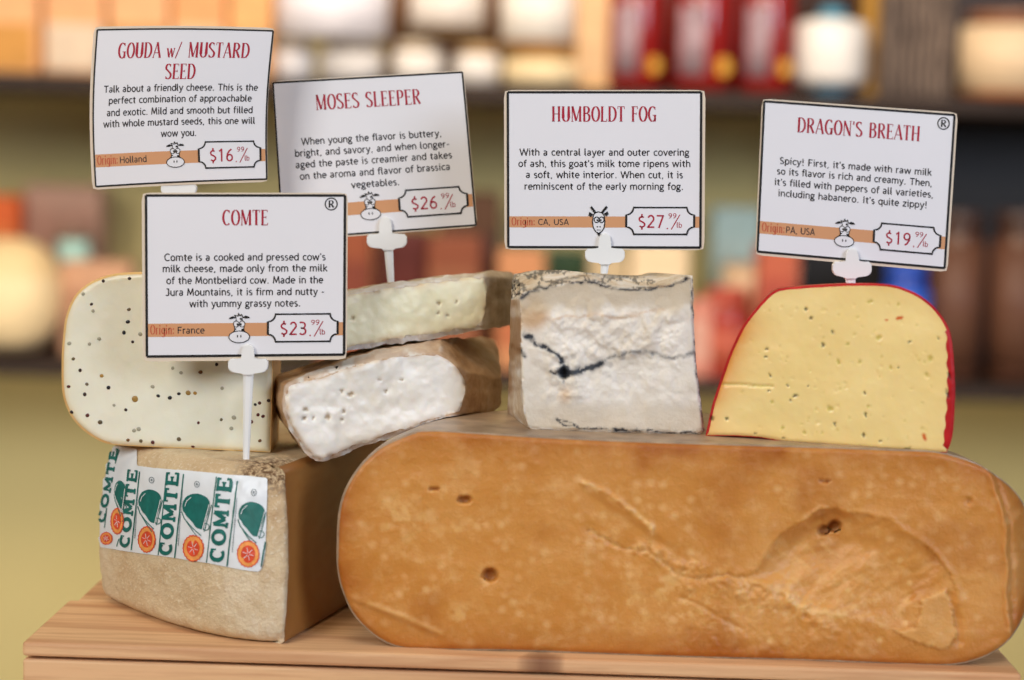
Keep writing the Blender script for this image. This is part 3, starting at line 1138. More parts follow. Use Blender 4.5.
G('g', .4, (arc_pts(.19, .37, .14, .31, 0, 360 * 15 / 16, 15), TH, TK, True), ([(.33, .7), (.33, -.12)] + arc_pts(.19, -.12, .14, .14, 0, -150, 10), TH, TK))
G('n', .42, ([(.09, 0), (.09, .7)], TK, TK), ([(.09, .45)] + arc_pts(.21, .48, .12, .2, 150, 0, 10) + [(.33, 0)], TH, TK))
G(':', .2, ([(.09, .05), (.09, .19)], TK, TK), ([(.09, .5), (.09, .64)], TK, TK))


def title_art(text, x0, x1, base, h, bold=1.0):
    """display lettering between x0 and x1; y grows downwards, base is the baseline"""
    adv = sum(GL[c][0] + .055 for c in text) - .055
    sx = (x1 - x0) / adv
    A = Art(); x = 0.0
    for c in text:
        w, st = GL[c]
        g = Art()
        for s in st:
            pts = [(px * sx, py * h) for px, py in s[0]]
            k = (sx + h * .35) / 1.35 * bold
            g.line(pts, s[1] * k, s[2] * k, closed=len(s) > 3)
        A.add(g, lambda a, b, x=x: (x0 + x * sx + a, base - b))
        x += w + .055
    return A


# plain humanist sans of even strokes: width, then stroke centre lines (baseline 0, x-height .52, capitals .72)
_a = arc_pts
SF = {}


def S(ch, w, *st): SF[ch] = (w, [(q[1:], True) if q[0] == 'c' else (q, False) for q in st])


def _el(cx, cy, rx, ry): return ['c'] + _a(cx, cy, rx, ry, 0, 345, 23)


S('a', .46, [(.07, .44)] + _a(.20, .37, .15, .12, 110, 0, 8) + [(.35, .03)], ['c'] + _a(.20, .15, .14, .12, 0, 345, 18))
S('b', .50, [(.08, .74), (.08, 0)], _el(.26, .26, .18, .23))
S('c', .42, _a(.26, .26, .19, .23, 48, 312, 18))
S('d', .50, [(.42, .74), (.42, 0)], _el(.24, .26, .18, .23))
S('e', .48, [(.07, .275), (.43, .275)] + _a(.25, .26, .185, .23, 5, 312, 20))
S('f', .32, [(.33, .70)] + _a(.25, .58, .11, .12, 70, 180, 8) + [(.14, 0)], [(.02, .48), (.30, .48)])
S('g', .46, _el(.21, .33, .145, .16), _el(.22, -.08, .19, .105), [(.12, .21), (.08, .13), (.14, .05), (.30, .03)], [(.31, .45), (.44, .48)])
S('h', .49, [(.08, .74), (.08, 0)], [(.08, .30)] + _a(.245, .33, .165, .16, 165, 0, 10) + [(.41, 0)])
S('i', .22, [(.02, .48), (.11, .48), (.11, 0)], [(.06, .68), (.16, .68)])
S('j', .24, [(.02, .48), (.13, .48), (.13, -.08)] + _a(.03, -.08, .10, .1, 0, -80, 6), [(.12, .66), (.14, .68)])
S('k', .45, [(.08, .74), (.08, 0)], [(.38, .50), (.10, .25)], [(.18, .31), (.42, 0)])
S('l', .24, [(.08, .74), (.08, .12)] + _a(.17, .12, .09, .09, 180, 290, 6))
S('m', .76, [(.08, .52), (.08, 0)], [(.08, .32)] + _a(.225, .34, .145, .15, 165, 0, 9) + [(.37, 0)], [(.37, .32)] + _a(.525, .34, .145, .15, 165, 0, 9) + [(.67, 0)])
S('n', .49, [(.08, .52), (.08, 0)], [(.08, .30)] + _a(.245, .33, .165, .16, 165, 0, 10) + [(.41, 0)])
S('o', .50, _el(.25, .26, .19, .235))
S('p', .50, [(.08, .52), (.08, -.2)], _el(.26, .26, .18, .23))
S('q', .50, [(.42, .52), (.42, -.2)], _el(.24, .26, .18, .23))
S('r', .34, [(.08, .52), (.08, 0)], [(.08, .30)] + _a(.23, .33, .15, .15, 165, 60, 7))
S('s', .38, _a(.2, .375, .135, .11, 50, 180, 8) + [(.10, .30), (.19, .265), (.29, .225)] + _a(.185, .145, .135, .12, 20, -130, 10))
S('t', .34, [(.15, .64), (.15, .14)] + _a(.25, .14, .10, .11, 180, 290, 7), [(.02, .48), (.31, .48)])
S('u', .49, [(.08, .52), (.08, .18)] + _a(.245, .18, .165, .155, 180, 345, 10), [(.41, .52), (.41, 0)])
S('v', .46, [(.04, .52), (.23, .02), (.42, .52)])
S('w', .70, [(.03, .52), (.18, .03), (.345, .48), (.51, .03), (.66, .52)])
S('x', .46, [(.05, .52), (.41, 0)], [(.41, .52), (.05, 0)])
S('y', .46, [(.04, .52), (.24, .02)], [(.43, .52), (.20, -.10)] + [(.13, -.17), (.04, -.165)])
S('z', .44, [(.05, .48), (.38, .48), (.06, .035), (.40, .035)])
S('A', .58, [(.03, 0), (.29, .72), (.55, 0)], [(.13, .22), (.45, .22)])
S('B', .54, [(.09, .68), (.09, .03)], [(.09, .68)] + _a(.26, .53, .16, .15, 90, -90, 10) + [(.09, .38)], [(.26, .38)] + _a(.28, .205, .18, .175, 90, -90, 10) + [(.09, .03)])
S('C', .58, _a(.34, .36, .28, .34, 48, 312, 24))
S('F', .50, [(.09, 0), (.09, .68), (.46, .68)], [(.09, .37), (.41, .37)])
S('H', .64, [(.09, .72), (.09, 0)], [(.55, .72), (.55, 0)], [(.09, .37), (.55, .37)])
S('I', .26, [(.13, .72), (.13, 0)])
S('J', .44, [(.12, .69), (.33, .69), (.33, .16)] + _a(.19, .16, .14, .14, 0, -150, 9))
S('M', .72, [(.05, 0), (.13, .70), (.35, .12), (.57, .70), (.65, 0)])
S('P', .54, [(.09, 0), (.09, .68)] + _a(.27, .50, .19, .18, 90, -90, 12) + [(.09, .32)])
S('S', .48, _a(.24, .53, .17, .155, 40, 180, 9) + [(.12, .43), (.23, .37), (.35, .29)] + _a(.225, .19, .18, .165, 15, -145, 12))
S('T', .56, [(.28, .68), (.28, 0)], [(.02, .68), (.54, .68)])
S('U', .62, [(.08, .72), (.08, .25)] + _a(.31, .25, .23, .22, 180, 360, 14) + [(.54, .72)])
S('W', .88, [(.03, .72), (.23, .03), (.44, .68), (.65, .03), (.85, .72)])
S('0', .52, _el(.26, .36, .19, .335))
S('1', .52, [(.12, .58), (.28, .70), (.28, 0)])
S('2', .52, _a(.25, .51, .17, .18, 160, -25, 12) + [(.06, .04), (.46, .04)])
S('3', .52, [(.09, .68)] + _a(.24, .53, .17, .155, 90, -80, 9) + [(.18, .38), (.26, .375)] + _a(.24, .2, .2, .17, 75, -140, 12))
S('6', .52, [(.40, .70), (.24, .60), (.12, .42), (.09, .25)], _el(.26, .21, .18, .18))
S('7', .52, [(.06, .68), (.45, .68), (.18, 0)])
S('9', .52, [(.13, .01), (.28, .10), (.40, .28), (.43, .46)], _el(.26, .50, .18, .18))
S('$', .52, _a(.25, .48, .16, .14, 45, 180, 9) + [(.13, .40), (.25, .35), (.36, .29)] + _a(.25, .2, .17, .145, 15, -145, 12), [(.25, .78), (.25, .60)], [(.25, .08), (.25, -.1)])
S('.', .26, [(.07, .045), (.18, .045)])
S(',', .26, [(.14, .06), (.08, -.10)])
S('-', .34, [(.06, .27), (.28, .27)])
S("'", .18, [(.09, .72), (.08, .52)])
S('!', .30, [(.14, .72), (.14, .24)], [(.085, .045), (.195, .045)])
S(' ', .28)


def font_art(text, x0, x1, base, cap, bold=0.0, weight=.088):
    """sans text fitted between x0 and x1; cap = capital height"""
    gap = .035
    tot = sum(SF[c][0] + gap for c in text) - gap
    sx = (x1 - x0) / tot; sy = cap / .72
    A = Art(); x = 0.0
    wd = (weight + bold) * (sx + sy) / 2
    for c in text:
        w, st = SF[c]
        for pts, cl in st:
            A.line([(x0 + (x + p[0]) * sx, base - p[1] * sy) for p in pts], wd, closed=cl)
        x += w + gap
    return A


# ------------------------------------------------------------------ price cards
class Card:
    def __init__(self, corners_px, y, bend=None):
        self.c = [on_y(px, py, y) for px, py in corners_px]        # border corners TL TR BR BL
        tl, tr, br, bl = self.c
        self.ex = (tr - tl).normalized()
        self.n = Vector((0, -1, 0))
        self.asp = ((tr - tl).length + (br - bl).length) / ((bl - tl).length + (br - tr).length)
        self.w = (tr - tl).length
        self.bend = bend

    def at(self, x, y, off=0.0):
        """x in 0..1 across the border, y from the top in units of the width"""
        u, v = x, y * self.asp
        tl, tr, br, bl = self.c
        p = tl * (1 - u) * (1 - v) + tr * u * (1 - v) + br * u * v + bl * (1 - u) * v
        if self.bend: p = p + self.bend(u, v)
        return p + self.n * off


def card_part(card, art, name, mat, parent, off, root):
    vs = [card.at(x, y, off) for x, y in art.v]
    fs = []
    for f in art.f:
        a, b, c = vs[f[0]], vs[f[1]], vs[f[2]]
        fs.append(f if (b - a).cross(c - a).dot(card.n) > 0 else f[::-1])
    me = mesh_from(name, vs, fs, smooth=False)
    o = new_obj(name, me, mat)
    o.parent = parent                  # the card's own mesh is in world coordinates
    return o


def slab_on_card(card, x0, x1, y0, y1, off0, off1, rad=0.02, nx=26, ny=20):
    """thin rounded sheet following the card's bend"""
    def rp(t):                       # rounded-rectangle loop is approximated by clamping the grid corners
        return t
    vs, fs = [], []
    def pos(i, j):
        x = x0 + (x1 - x0) * i / nx; y = y0 + (y1 - y0) * j / ny
        cx = min(max(x, x0 + rad), x1 - rad); cy = min(max(y, y0 + rad), y1 - rad)
        dx, dy = x - cx, y - cy
        m = max(abs(dx), abs(dy)); l = math.hypot(dx, dy)
        if l > 0 and abs(dx) > 0 and abs(dy) > 0: dx, dy = dx * m / l, dy * m / l
        return cx + dx, cy + dy
    for off in (off0, off1):
        for j in range(ny + 1):
            for i in range(nx + 1):
                x, y = pos(i, j)
                vs.append(card.at(x, y, off))
    N = (nx + 1) * (ny + 1)
    for j in range(ny):
        for i in range(nx):
            a = j * (nx + 1) + i
            q = (a, a + 1, a + nx + 2, a + nx + 1)
            fs.append(q); fs.append(tuple(N + w for w in q[::-1]))
    rim = [i for i in range(nx + 1)] + [j * (nx + 1) + nx for j in range(1, ny + 1)] + [ny * (nx + 1) + i for i in range(nx - 1, -1, -1)] + [j * (nx + 1) for j in range(ny - 1, 0, -1)]
    for a, b in zip(rim, rim[1:] + rim[:1]): fs.append((a, N + a, N + b, b))
    return vs, fs


def cow_art():
    """white fills, black marks; unit box 0..1 wide, about 1.35 tall, y down"""
    W, K = Art(), Art()
    head = [(.3, .82), (.27, .6), (.24, .48), (.30, .38), (.36, .3), (.34, .2), (.5, .14), (.66, .2), (.64, .3), (.70, .38), (.76, .48), (.72, .6), (.70, .82), (.5, .95)]
    W.fan(head)
    muz = arc_pts(.5, 1.07, .49, .27, 0, 345, 23)
    N_, Mz = Art(), Art()
    N_.fan([(.3, .95), (.32, .7), (.68, .7), (.74, .95), (.5, 1.1)])
    Mz.fan(muz)
    K.line(muz, .04, closed=True)
    K.line([(.2, .86), (.29, .76), (.27, .6)], .035); K.line([(.80, .86), (.71, .76), (.73, .6)], .035)
    K.ring(.36, .48, .13, .14, .032); K.ring(.64, .48, .13, .14, .032)
    K.ellipse(.42, .50, .04, .055); K.ellipse(.58, .50, .04, .055)
    K.fan([(.60, .70), (.71, .70), (.75, .82), (.60, .79)])
    K.fan([(.27, .66), (.40, .70), (.29, .76)])
    K.ellipse(.58, .25, .05, .05)
    K.fan([(.36, .19), (.2, .12), (.06, .18), (.0, .26), (.2, .24)]); K.fan([(.64, .19), (.8, .1), (.96, .15), (1.0, .22), (.8, .23)])
    K.line([(.36, .2), (.28, .08), (.44, .12), (.47, .0), (.54, .11), (.62, .04), (.66, .18)], .04)
    K.line([(.36, .22), (.36, .36)], .03); K.line([(.64, .22), (.64, .36)], .03)
    K.ellipse(.42, 1.04, .03, .065); K.ellipse(.58, 1.04, .03, .065)
    return [W, N_, Mz], K


def goat_art():
    W, K = Art(), Art()
    head = [(.26, .42), (.34, .3), (.5, .25), (.68, .3), (.78, .42), (.82, .7), (.78, 1.0), (.66, 1.18), (.52, 1.25), (.38, 1.18), (.26, 1.0), (.22, .7)]
    W.fan(head); K.line(head, .045, closed=True)
    K.ring(.42, .62, .12, .13, .045); K.ring(.66, .62, .12, .13, .045)
    K.ellipse(.45, .64, .04, .05); K.ellipse(.62, .64, .04, .05)
    K.line([(.36, .3), (.22, .12), (.14, .02)], .11); K.line([(.68, .3), (.82, .12), (.92, .0)], .11)
    K.fan([(.26, .36), (.06, .26), (.02, .42), (.14, .5)]); K.fan([(.76, .36), (.94, .22), (1.0, .36), (.88, .46)])
    K.line([(.42, .95), (.49, .95)], .05); K.line([(.55, .95), (.62, .95)], .05)
    K.line([(.42, 1.1), (.62, 1.1)], .03)
    K.fan([(.42, 1.22), (.64, 1.22), (.53, 1.4)])
    return [W], K


def plaque_pts(x0, x1, y0, y1, r):
    p = []
    for cx, cy, a0, a1 in ((x1, y0, 180, 90), (x1, y1, 270, 180), (x0, y1, 0, -90), (x0, y0, 90, 0)):
        p += [(cx + r * math.cos(math.radians(a0 + (a1 - a0) * k / 6)), cy + r * math.sin(math.radians(a0 + (a1 - a0) * k / 6))) for k in range(7)]
    return p


def price_card(name, label, corners, y, titles, body, origin, price, spike, clip_px, animal='cow', reg=None, border_w=0.010,
               bend=None, margins=(.012, .012, .012, .012), band=(.795, .878), black=M_BLACK, cow_x=(.415, .522), holder_kind='cross'):
    cd = Card(corners, y, bend)
    bx, by = spike
    root = empty('price_card', tuple(on_y(bx, by, y + 0.0006)))
    tag(root, label, 'price card', 'cheese price cards')
    H = 1 / cd.asp
    ml, mt, mr, mb = margins
    vs, fs = slab_on_card(cd, -ml, 1 + mr, -mt, H + mb, -0.0006, -0.0002, .022)
    sl = new_obj('laminate_sleeve', mesh_from('laminate_sleeve', vs, fs, False), M_SLEEVE); keep(sl, root)
    vs, fs = slab_on_card(cd, -.002, 1.002, -.002, H + .002, -0.00015, 0.0, .006)
    card = new_obj('card', mesh_from('card', vs, fs, False), M_CARD); keep(card, root)
    E = 0.00012
    # border
    a = Art()
    w = border_w
    for (p, q) in (((0, 0), (1, 0)), ((1, 0), (1, H)), ((1, H), (0, H)), ((0, H), (0, 0))):
        a.line([p, q], w, sub=.05)
    card_part(cd, a, 'border', black, card, E, root)
    a = Art()
    for t in titles: a.add(title_art(t[0], t[1], t[2], t[3] * H, t[4] * H), lambda x, y: (x, y))
    card_part(cd, a, 'title_lettering', M_RED, card, E, root)
    a = Art()
    for t in body: a.add(font_art(t[0], t[1], t[2], t[3] * H, t[4] * H, weight=.108), lambda x, y: (x, y))
    card_part(cd, a, 'description_lettering', M_TEXT, card, E, root)
    b0, b1 = band[0] * H, band[1] * H
    a = Art()
    for k in range(16):
        xa, xb = .006 + .988 * k / 16, .006 + .988 * (k + 1) / 16
        a.poly([(xa, b0), (xb, b0), (xb, b1), (xa, b1)])
    card_part(cd, a, 'origin_band', M_BAND, card, E * .5, root)
    bm = b1 - (b1 - b0) * .18
    a = title_art('OriGin:'.replace('G', 'g'), .018, .14, bm, (b1 - b0) * .72, bold=.95)
    card_part(cd, a, 'origin_word', M_ORIGIN, card, E, root)
    if origin:
        a = font_art(origin[0], origin[1], origin[2], bm - .003, (b1 - b0) * .52, bold=.012)
        card_part(cd, a, 'origin_lettering', M_TEXT, card, E, root)
    # animal drawing
    Wt, Kt = cow_art() if animal == 'cow' else goat_art()
    s = cow_x[1] - cow_x[0]
    top = .735 * H
    f = lambda x, y: (cow_x[0] + x * s, top + y * s * 1.04)
    vs, fs = [], []
    for k, wt in enumerate(Wt):
        b = len(vs)
        vs += [cd.at(*f(*p), E * (1.2 + .4 * k)) for p in wt.v]
        for q in wt.f:
            q = tuple(b + i for i in q)
            fs.append(q if (vs[q[1]] - vs[q[0]]).cross(vs[q[2]] - vs[q[0]]).dot(cd.n) > 0 else q[::-1])
    new_obj('animal_drawing_fill', mesh_from('animal_drawing_fill', vs, fs, False), M_CARD).parent = card
    a = Art(); a.add(Kt, f); card_part(cd, a, 'animal_drawing', black, card, E * 2.6, root)
    # price panel
    x0, x1, y0, y1 = .614, .967, .742 * H, .915 * H
    pp = plaque_pts(x0, x1, y0, y1, .038)
    pp = [q for i in range(len(pp)) for q in [(pp[i][0] + (pp[(i + 1) % len(pp)][0] - pp[i][0]) * k / 12, pp[i][1] + (pp[(i + 1) % len(pp)][1] - pp[i][1]) * k / 12) for k in range(12 if math.dist(pp[i], pp[(i + 1) % len(pp)]) > .1 else 1)]]
    a = Art(); a.fill(pp); pl = card_part(cd, a, 'price_panel', M_CARD, card, E * 1.5, root)
    a = Art(); a.line(pp, .0085, closed=True); card_part(cd, a, 'price_panel_border', black, card, E * 2.2, root)
    a = Art(); h = y1 - y0
    a.add(font_art('$' + price[0], x0 + .06, x0 + .198, y0 + h * .76, h * .48, weight=.092), lambda x, y: (x, y))
    a.ellipse(x0 + .214, y0 + h * .78, .004, .004, 8)
    a.add(font_art('99', x0 + .218, x0 + .262, y0 + h * .40, h * .19), lambda x, y: (x, y))
    a.line([(x0 + .234, y0 + h * .82), (x0 + .279, y0 + h * .26)], .005)
    a.add(font_art('lb', x0 + .262, x0 + .290, y0 + h * .75, h * .2), lambda x, y: (x, y))
    card_part(cd, a, 'price_lettering', M_RED, card, E * 2.4, root)
    if reg:
        a = Art()
        a.ring(reg[0], reg[1] * H, .030, .030, .006)
        a.add(title_art('R', reg[0] - .014, reg[0] + .016, reg[1] * H + .018, .036, bold=1.2), lambda x, y: (x, y))
        card_part(cd, a, 'registered_mark', black, card, E, root)
    # white plastic holder: tab over the card, cross bar, tapering spike
    (tx0, tx1, ty), (cx0, cx1, cy0, cy1), (sx, sw0, sy1, sxe, sw1) = clip_px
    pts = []
    tm, tr_ = (tx0 + tx1) / 2, (tx1 - tx0) / 2
    pts += [(tm + tr_ * math.cos(math.radians(q)), ty + tr_ - tr_ * math.sin(math.radians(q))) for q in range(180, -1, -15)]
    if holder_kind == 'cross':
        pts += [(tx1, cy0 - .5), (tx1 + .8, cy0)]
        r = (cy1 - cy0) * .45
        pts += [(cx1 - r * .4, cy0), (cx1, cy0 + r * .5)]
        pts += [(cx1 - r + r * math.cos(math.radians(q)), cy1 - r + r * math.sin(math.radians(q))) for q in range(0, 91, 18)]
        pts += [(sx + sw0 / 2 + 2, cy1), (sx + sw0 / 2, cy1 + 3)]
        pts += [(sx - sw0 / 2, cy1 + 3), (sx - sw0 / 2 - 2, cy1)]
        pts += [(cx0 + r - r * math.sin(math.radians(q)), cy1 - r + r * math.cos(math.radians(q))) for q in range(0, 91, 18)]
        pts += [(cx0, cy0 + r * .5), (cx0 + r * .4, cy0), (tx0 - .8, cy0), (tx0, cy0 - .5)]
    W3 = [on_y(a, b, y) for a, b in pts]
    bm = bmesh.new()
    lo = [bm.verts.new(p + Vector((0, -0.0022, 0))) for p in W3]
    hi = [bm.verts.new(p + Vector((0, 0.0016, 0))) for p in W3]
    bm.faces.new(lo); bm.faces.new(hi[::-1])
    for i in range(len(lo)):
        j = (i + 1) % len(lo)
        bm.faces.new((lo[i], hi[i], hi[j], lo[j]))
    es = [e for e in bm.edges if (e.verts[0] in lo and e.verts[1] in lo) or (e.verts[0] in hi and e.verts[1] in hi)]
    bmesh.ops.bevel(bm, geom=es, offset=0.0004, segments=2, affect='EDGES')
    ho = new_obj('holder', bm_mesh('holder', bm), M_HOLDER); keep(ho, root)
    # spike (goes a little into the cheese)
    bm = bmesh.new()
    rows = []
    for k in range(9):
        t = k / 8
        w = sw0 + (sw1 - sw0) * t
        c = on_y(sx + (sxe - sx) * t, cy1 + 1 + (sy1 - cy1 - 1) * t, y)
        hw = w / 2 / F * 0.97
        rows.append([bm.verts.new(c + Vector((dx * hw, dy * .0010, 0))) for dx, dy in ((-1, -.4), (-.5, -1), (.5, -1), (1, -.4), (1, .6), (-1, .6))])
    for r0, r1 in zip(rows[:-1], rows[1:]):
        for i in range(6):
            bm.faces.new((r0[i], r0[(i + 1) % 6], r1[(i + 1) % 6], r1[i]))
    bm.faces.new(rows[0][::-1]); bm.faces.new(rows[-1])
    so = new_obj('spike', bm_mesh('spike', bm), M_HOLDER); keep(so, root)
    return root, cd


# depths on the cheeses
Y_COMTE = on_z(246, 459, COMTE_Z).y
Z_BIGTOP = top_z_big(610)
# ------------------------------------------------------------------ mustard-seed gouda
GOUDA = [(61.6, 362), (63, 337), (66, 316), (74, 297), (86, 285), (102, 277), (120, 273), (145, 272), (200, 271.5), (262, 272), (273.5, 272.5),
         (273.5, 320), (273, 359), (270.5, 452.5), (240, 451), (194.5, 449), (117, 445), (102, 442), (83, 430), (71, 416), (63, 396)]
SEEDS = [(205, 68, 'd'), (290, 60, 'd'), (167, 143, 'd'), (288, 160, 'o'), (285, 200, 'k'), (272, 235, 'k'), (300, 265, 'd'), (108, 320, 'o'),
         (160, 272, 'p'), (192, 255, 'p'), (130, 357, 'd'), (152, 402, 'o'), (145, 435, 'd'), (93, 410, 'r'), (200, 375, 'y'), (222, 413, 'k'),
         (308, 450, 'Y'), (383, 440, 'k'), (421, 446, 'k'), (450, 433, 'k'), (480, 430, 'Y'), (502, 431, 'y'), (278, 485, 'd'), (104, 492, 'd'),
         (154, 503, 'r'), (195, 525, 'O'), (285, 583, 'b'), (327, 586, 'o'), (365, 590, 'r'), (450, 580, 'o'), (495, 603, 'r'), (513, 527, 'r'),
         (587, 517, 'o'), (697, 468, 'k'), (711, 463, 'r'), (706, 501, 'r'), (722, 506, 'r'), (685, 524, 'r'), (712, 585, 'b'), (572, 338, 'k'),
         (520, 363, 'b'), (457, 365, 'p'), (590, 415, 'p'), (628, 510, 'p'), (140, 110, 'p'), (240, 470, 'p'), (320, 547, 'p'), (305, 552, 'p'),
         (172, 165, 'p'), (325, 240, 'p'), (740, 455, 'd'), (750, 505, 'r'), (365, 410, 'p'), (620, 545, 'p'), (95, 270, 'p'), (430, 350, 'p')]
SEEDC = {'d': (58, 40, 34), 'k': (34, 32, 34), 'o': (112, 96, 66), 'r': (96, 40, 30), 'b': (120, 78, 36), 'y': (184, 140, 60), 'Y': (168, 132, 64), 'O': (98, 84, 58), 'p': (176, 172, 148)}


def build_gouda():
    a, b = on_z(117, 445, COMTE_Z + .0008), on_z(270, 452.3, COMTE_Z + .0008)
    mid = (a + b) / 2
    root = empty('mustard_seed_cheese_wedge', (mid.x, mid.y, COMTE_Z))
    tag(root, 'pale ivory cheese wedge dotted with mustard seeds, on top of the paper-banded block', 'cheese')

    def disp(px, py, de): return -0.0016 * (1 - sstep(0, 4, de)) + fbm(px, py, 50, 3, 14) * .0006 + fbm(px, py, 8, 2, 15) * .00008
    at = lambda px, py, de, D: {'rim': np.clip(np.exp(-de / 3.5) * .75, 0, 1)}
    r = traced_solid(root, GOUDA, a, b, 0.048, {'paste': m_mustard(), 'rind': m_mustard_rind()}, step=2.6,
                     inset=lambda x, y, nx, ny: 2.2 if nx < -.2 or ny < -.6 else 0.9, disp=disp, attrs=at, back=(.86, .98, 0.0), seed=3)
    paste = r['paste']
    bv = BVHTree.FromPolygons([v.co.copy() for v in paste.data.vertices], [tuple(p.vertices) for p in paste.data.polygons])
    bm = bmesh.new()
    bmesh.ops.create_icosphere(bm, subdivisions=2, radius=1.0)
    base = bm_mesh('mustard_seed', bm, True)
    cache = {}
    for sx, sy, k in SEEDS:
        x, y = 40 + sx * .3089, 260 + sy * .3089
        hit = bv.ray_cast(CAM, ray(x, y).normalized())
        if hit[0] is None: continue
        if k not in cache:
            m = base.copy(); m.materials.clear(); m.materials.append(plain('seed_' + {'Y': 'ochre', 'O': 'olive'}.get(k, {'d': 'dark', 'k': 'black', 'o': 'olive', 'r': 'red_brown', 'b': 'brown', 'y': 'ochre', 'p': 'pale'}.get(k, 'x')), SEEDC[k], .4, var=.2, scale=900))
            cache[k] = m
        o = bpy.data.objects.new('mustard_seed', cache[k]); COL.objects.link(o)
        rad = {'Y': .0016, 'O': .0014, 'y': .0011, 'p': .0010}.get(k, .00095) * random.uniform(.85, 1.1)
        sc = Vector((rad * random.uniform(.9, 1.25), rad * .35, rad * random.uniform(.85, 1.05)))
        o.parent = paste
        o.matrix_basis = Matrix.Translation(hit[0]) @ Matrix.Rotation(random.uniform(-.6, .6), 4, 'Y') @ Matrix.Diagonal((*sc, 1))
    return root, a


gouda_root, gouda_a = build_gouda()
Y_GOUDA = gouda_a.y

# ------------------------------------------------------------------ soft-ripened pieces
LOW = [(283, 397), (285.4, 385), (301, 377), (316, 370), (331, 366), (347, 359.5), (366, 354), (387, 348.5), (412, 344), (437, 340), (467.5, 337.5), (480, 337), (494, 339),
       (499, 350), (501.5, 366), (502, 383), (501, 403), (494, 410.5), (486, 413.5), (455, 422), (432, 428), (409, 433.5), (385, 440.5), (362.6, 447), (345, 455),
       (332, 459.5), (319, 462), (312, 458), (304, 450), (291.6, 433), (286, 421), (282.5, 411)]
LOW_IN = [(286, 397), (290, 386), (303, 382), (322, 378), (345, 369), (372, 362), (400, 357), (425, 354.5), (440, 356), (452, 363), (461, 374), (466, 388), (464, 400), (458, 411),
          (440, 417), (410, 427), (380, 437), (360, 443), (340, 452), (320, 459), (311, 453), (300, 440), (291, 424), (287, 410)]
UP = [(300, 300), (330, 295), (345.6, 291.5), (362.6, 288), (409, 281), (455, 275), (490, 272), (506, 271), (515, 275), (518.5, 297), (516, 318), (512, 326), (500, 327.5),
      (486, 329), (455, 335), (409, 341.5), (362.6, 349), (330, 354), (302, 358)]
UP_IN = [(304, 303), (345, 296), (362, 293.5), (409, 286), (455, 280), (484, 277.5), (487, 290), (486, 305), (484, 318), (474, 326.5), (455, 330), (430, 333.5), (409, 336), (362, 344), (305, 354)]


def soft_piece(name, label, outline, inner, P0, P1, depth, x_turn, turn_w, top_line, mats, depth_k, seed, holes=(), pale=.5, droop=1.0):
    mid = (P0 + P1) / 2
    zb = min(P0.z, P1.z)
    root = empty(name, (mid.x, mid.y + depth / 2, zb))
    tag(root, label, 'cheese')
    ia = [(p[0], p[1]) for p in inner]

    def disp(px, py, de):
        d = -0.0022 * (1 - sstep(0, 6, de))
        ins = inside_poly(px, py, ia)
        di = dist_poly(px, py, ia, True)
        ty = np.interp(px, [p[0] for p in top_line], [p[1] for p in top_line])
        above = np.clip(ty - py, 0, None)
        d = d - depth_k * above * (~ins)
        turn = np.clip(px - x_turn, 0, None) * (~ins)
        d = d - 0.040 * (1 - np.sqrt(np.clip(1 - (turn / turn_w) ** 2, 0.0, 1))) - 0.0006 * turn
        d = d + ins * 0.0005 * (1 - np.exp(-di / 4))
        d = d + fbm(px, py, 40, 3, seed) * .0014 + fbm(px, py, 9, 3, seed + 1) * .0005 * (1 + 2.4 * (~ins))
        for x, y, rx, ry in holes:
            d = d - .0016 * (1 - sstep(.3, 1.1, gauss_spot(px, py, x, y, rx, ry, -.3)))
        return d

    def at(px, py, de, D):
        ins = inside_poly(px, py, ia)
        di = dist_poly(px, py, ia, True)
        rim = np.clip(np.exp(-di / 3.0) * (.7 + fbm(px, py, 8, 3, seed + 4)) * .8, 0, 1)
        hole = np.zeros(len(px))
        for x, y, rx, ry in holes:
            hole = np.maximum(hole, .75 * (1 - sstep(.4, 1.2, gauss_spot(px, py, x, y, rx, ry, -.3))))
        white = np.clip((pale * (1 - sstep(x_turn - 50, x_turn + 4, px)) * (.75 + .5 * fbm(px, py, 10, 3, seed + 9)) + .6 * sstep(0, .45, fbm(px, py, 12, 3, seed + 7))) * (~ins) * (1 - sstep(0, 10, px - x_turn)), 0, 1)
        return {'rim': rim, 'hole': hole, 'white': white}
    r = traced_solid(root, outline, P0, P1, depth, mats, step=2.0, inner=inner, disp=disp, attrs=at, back=(.93, droop, 0.004), jitter=2.2, seed=seed, layers=12)
    return root, r


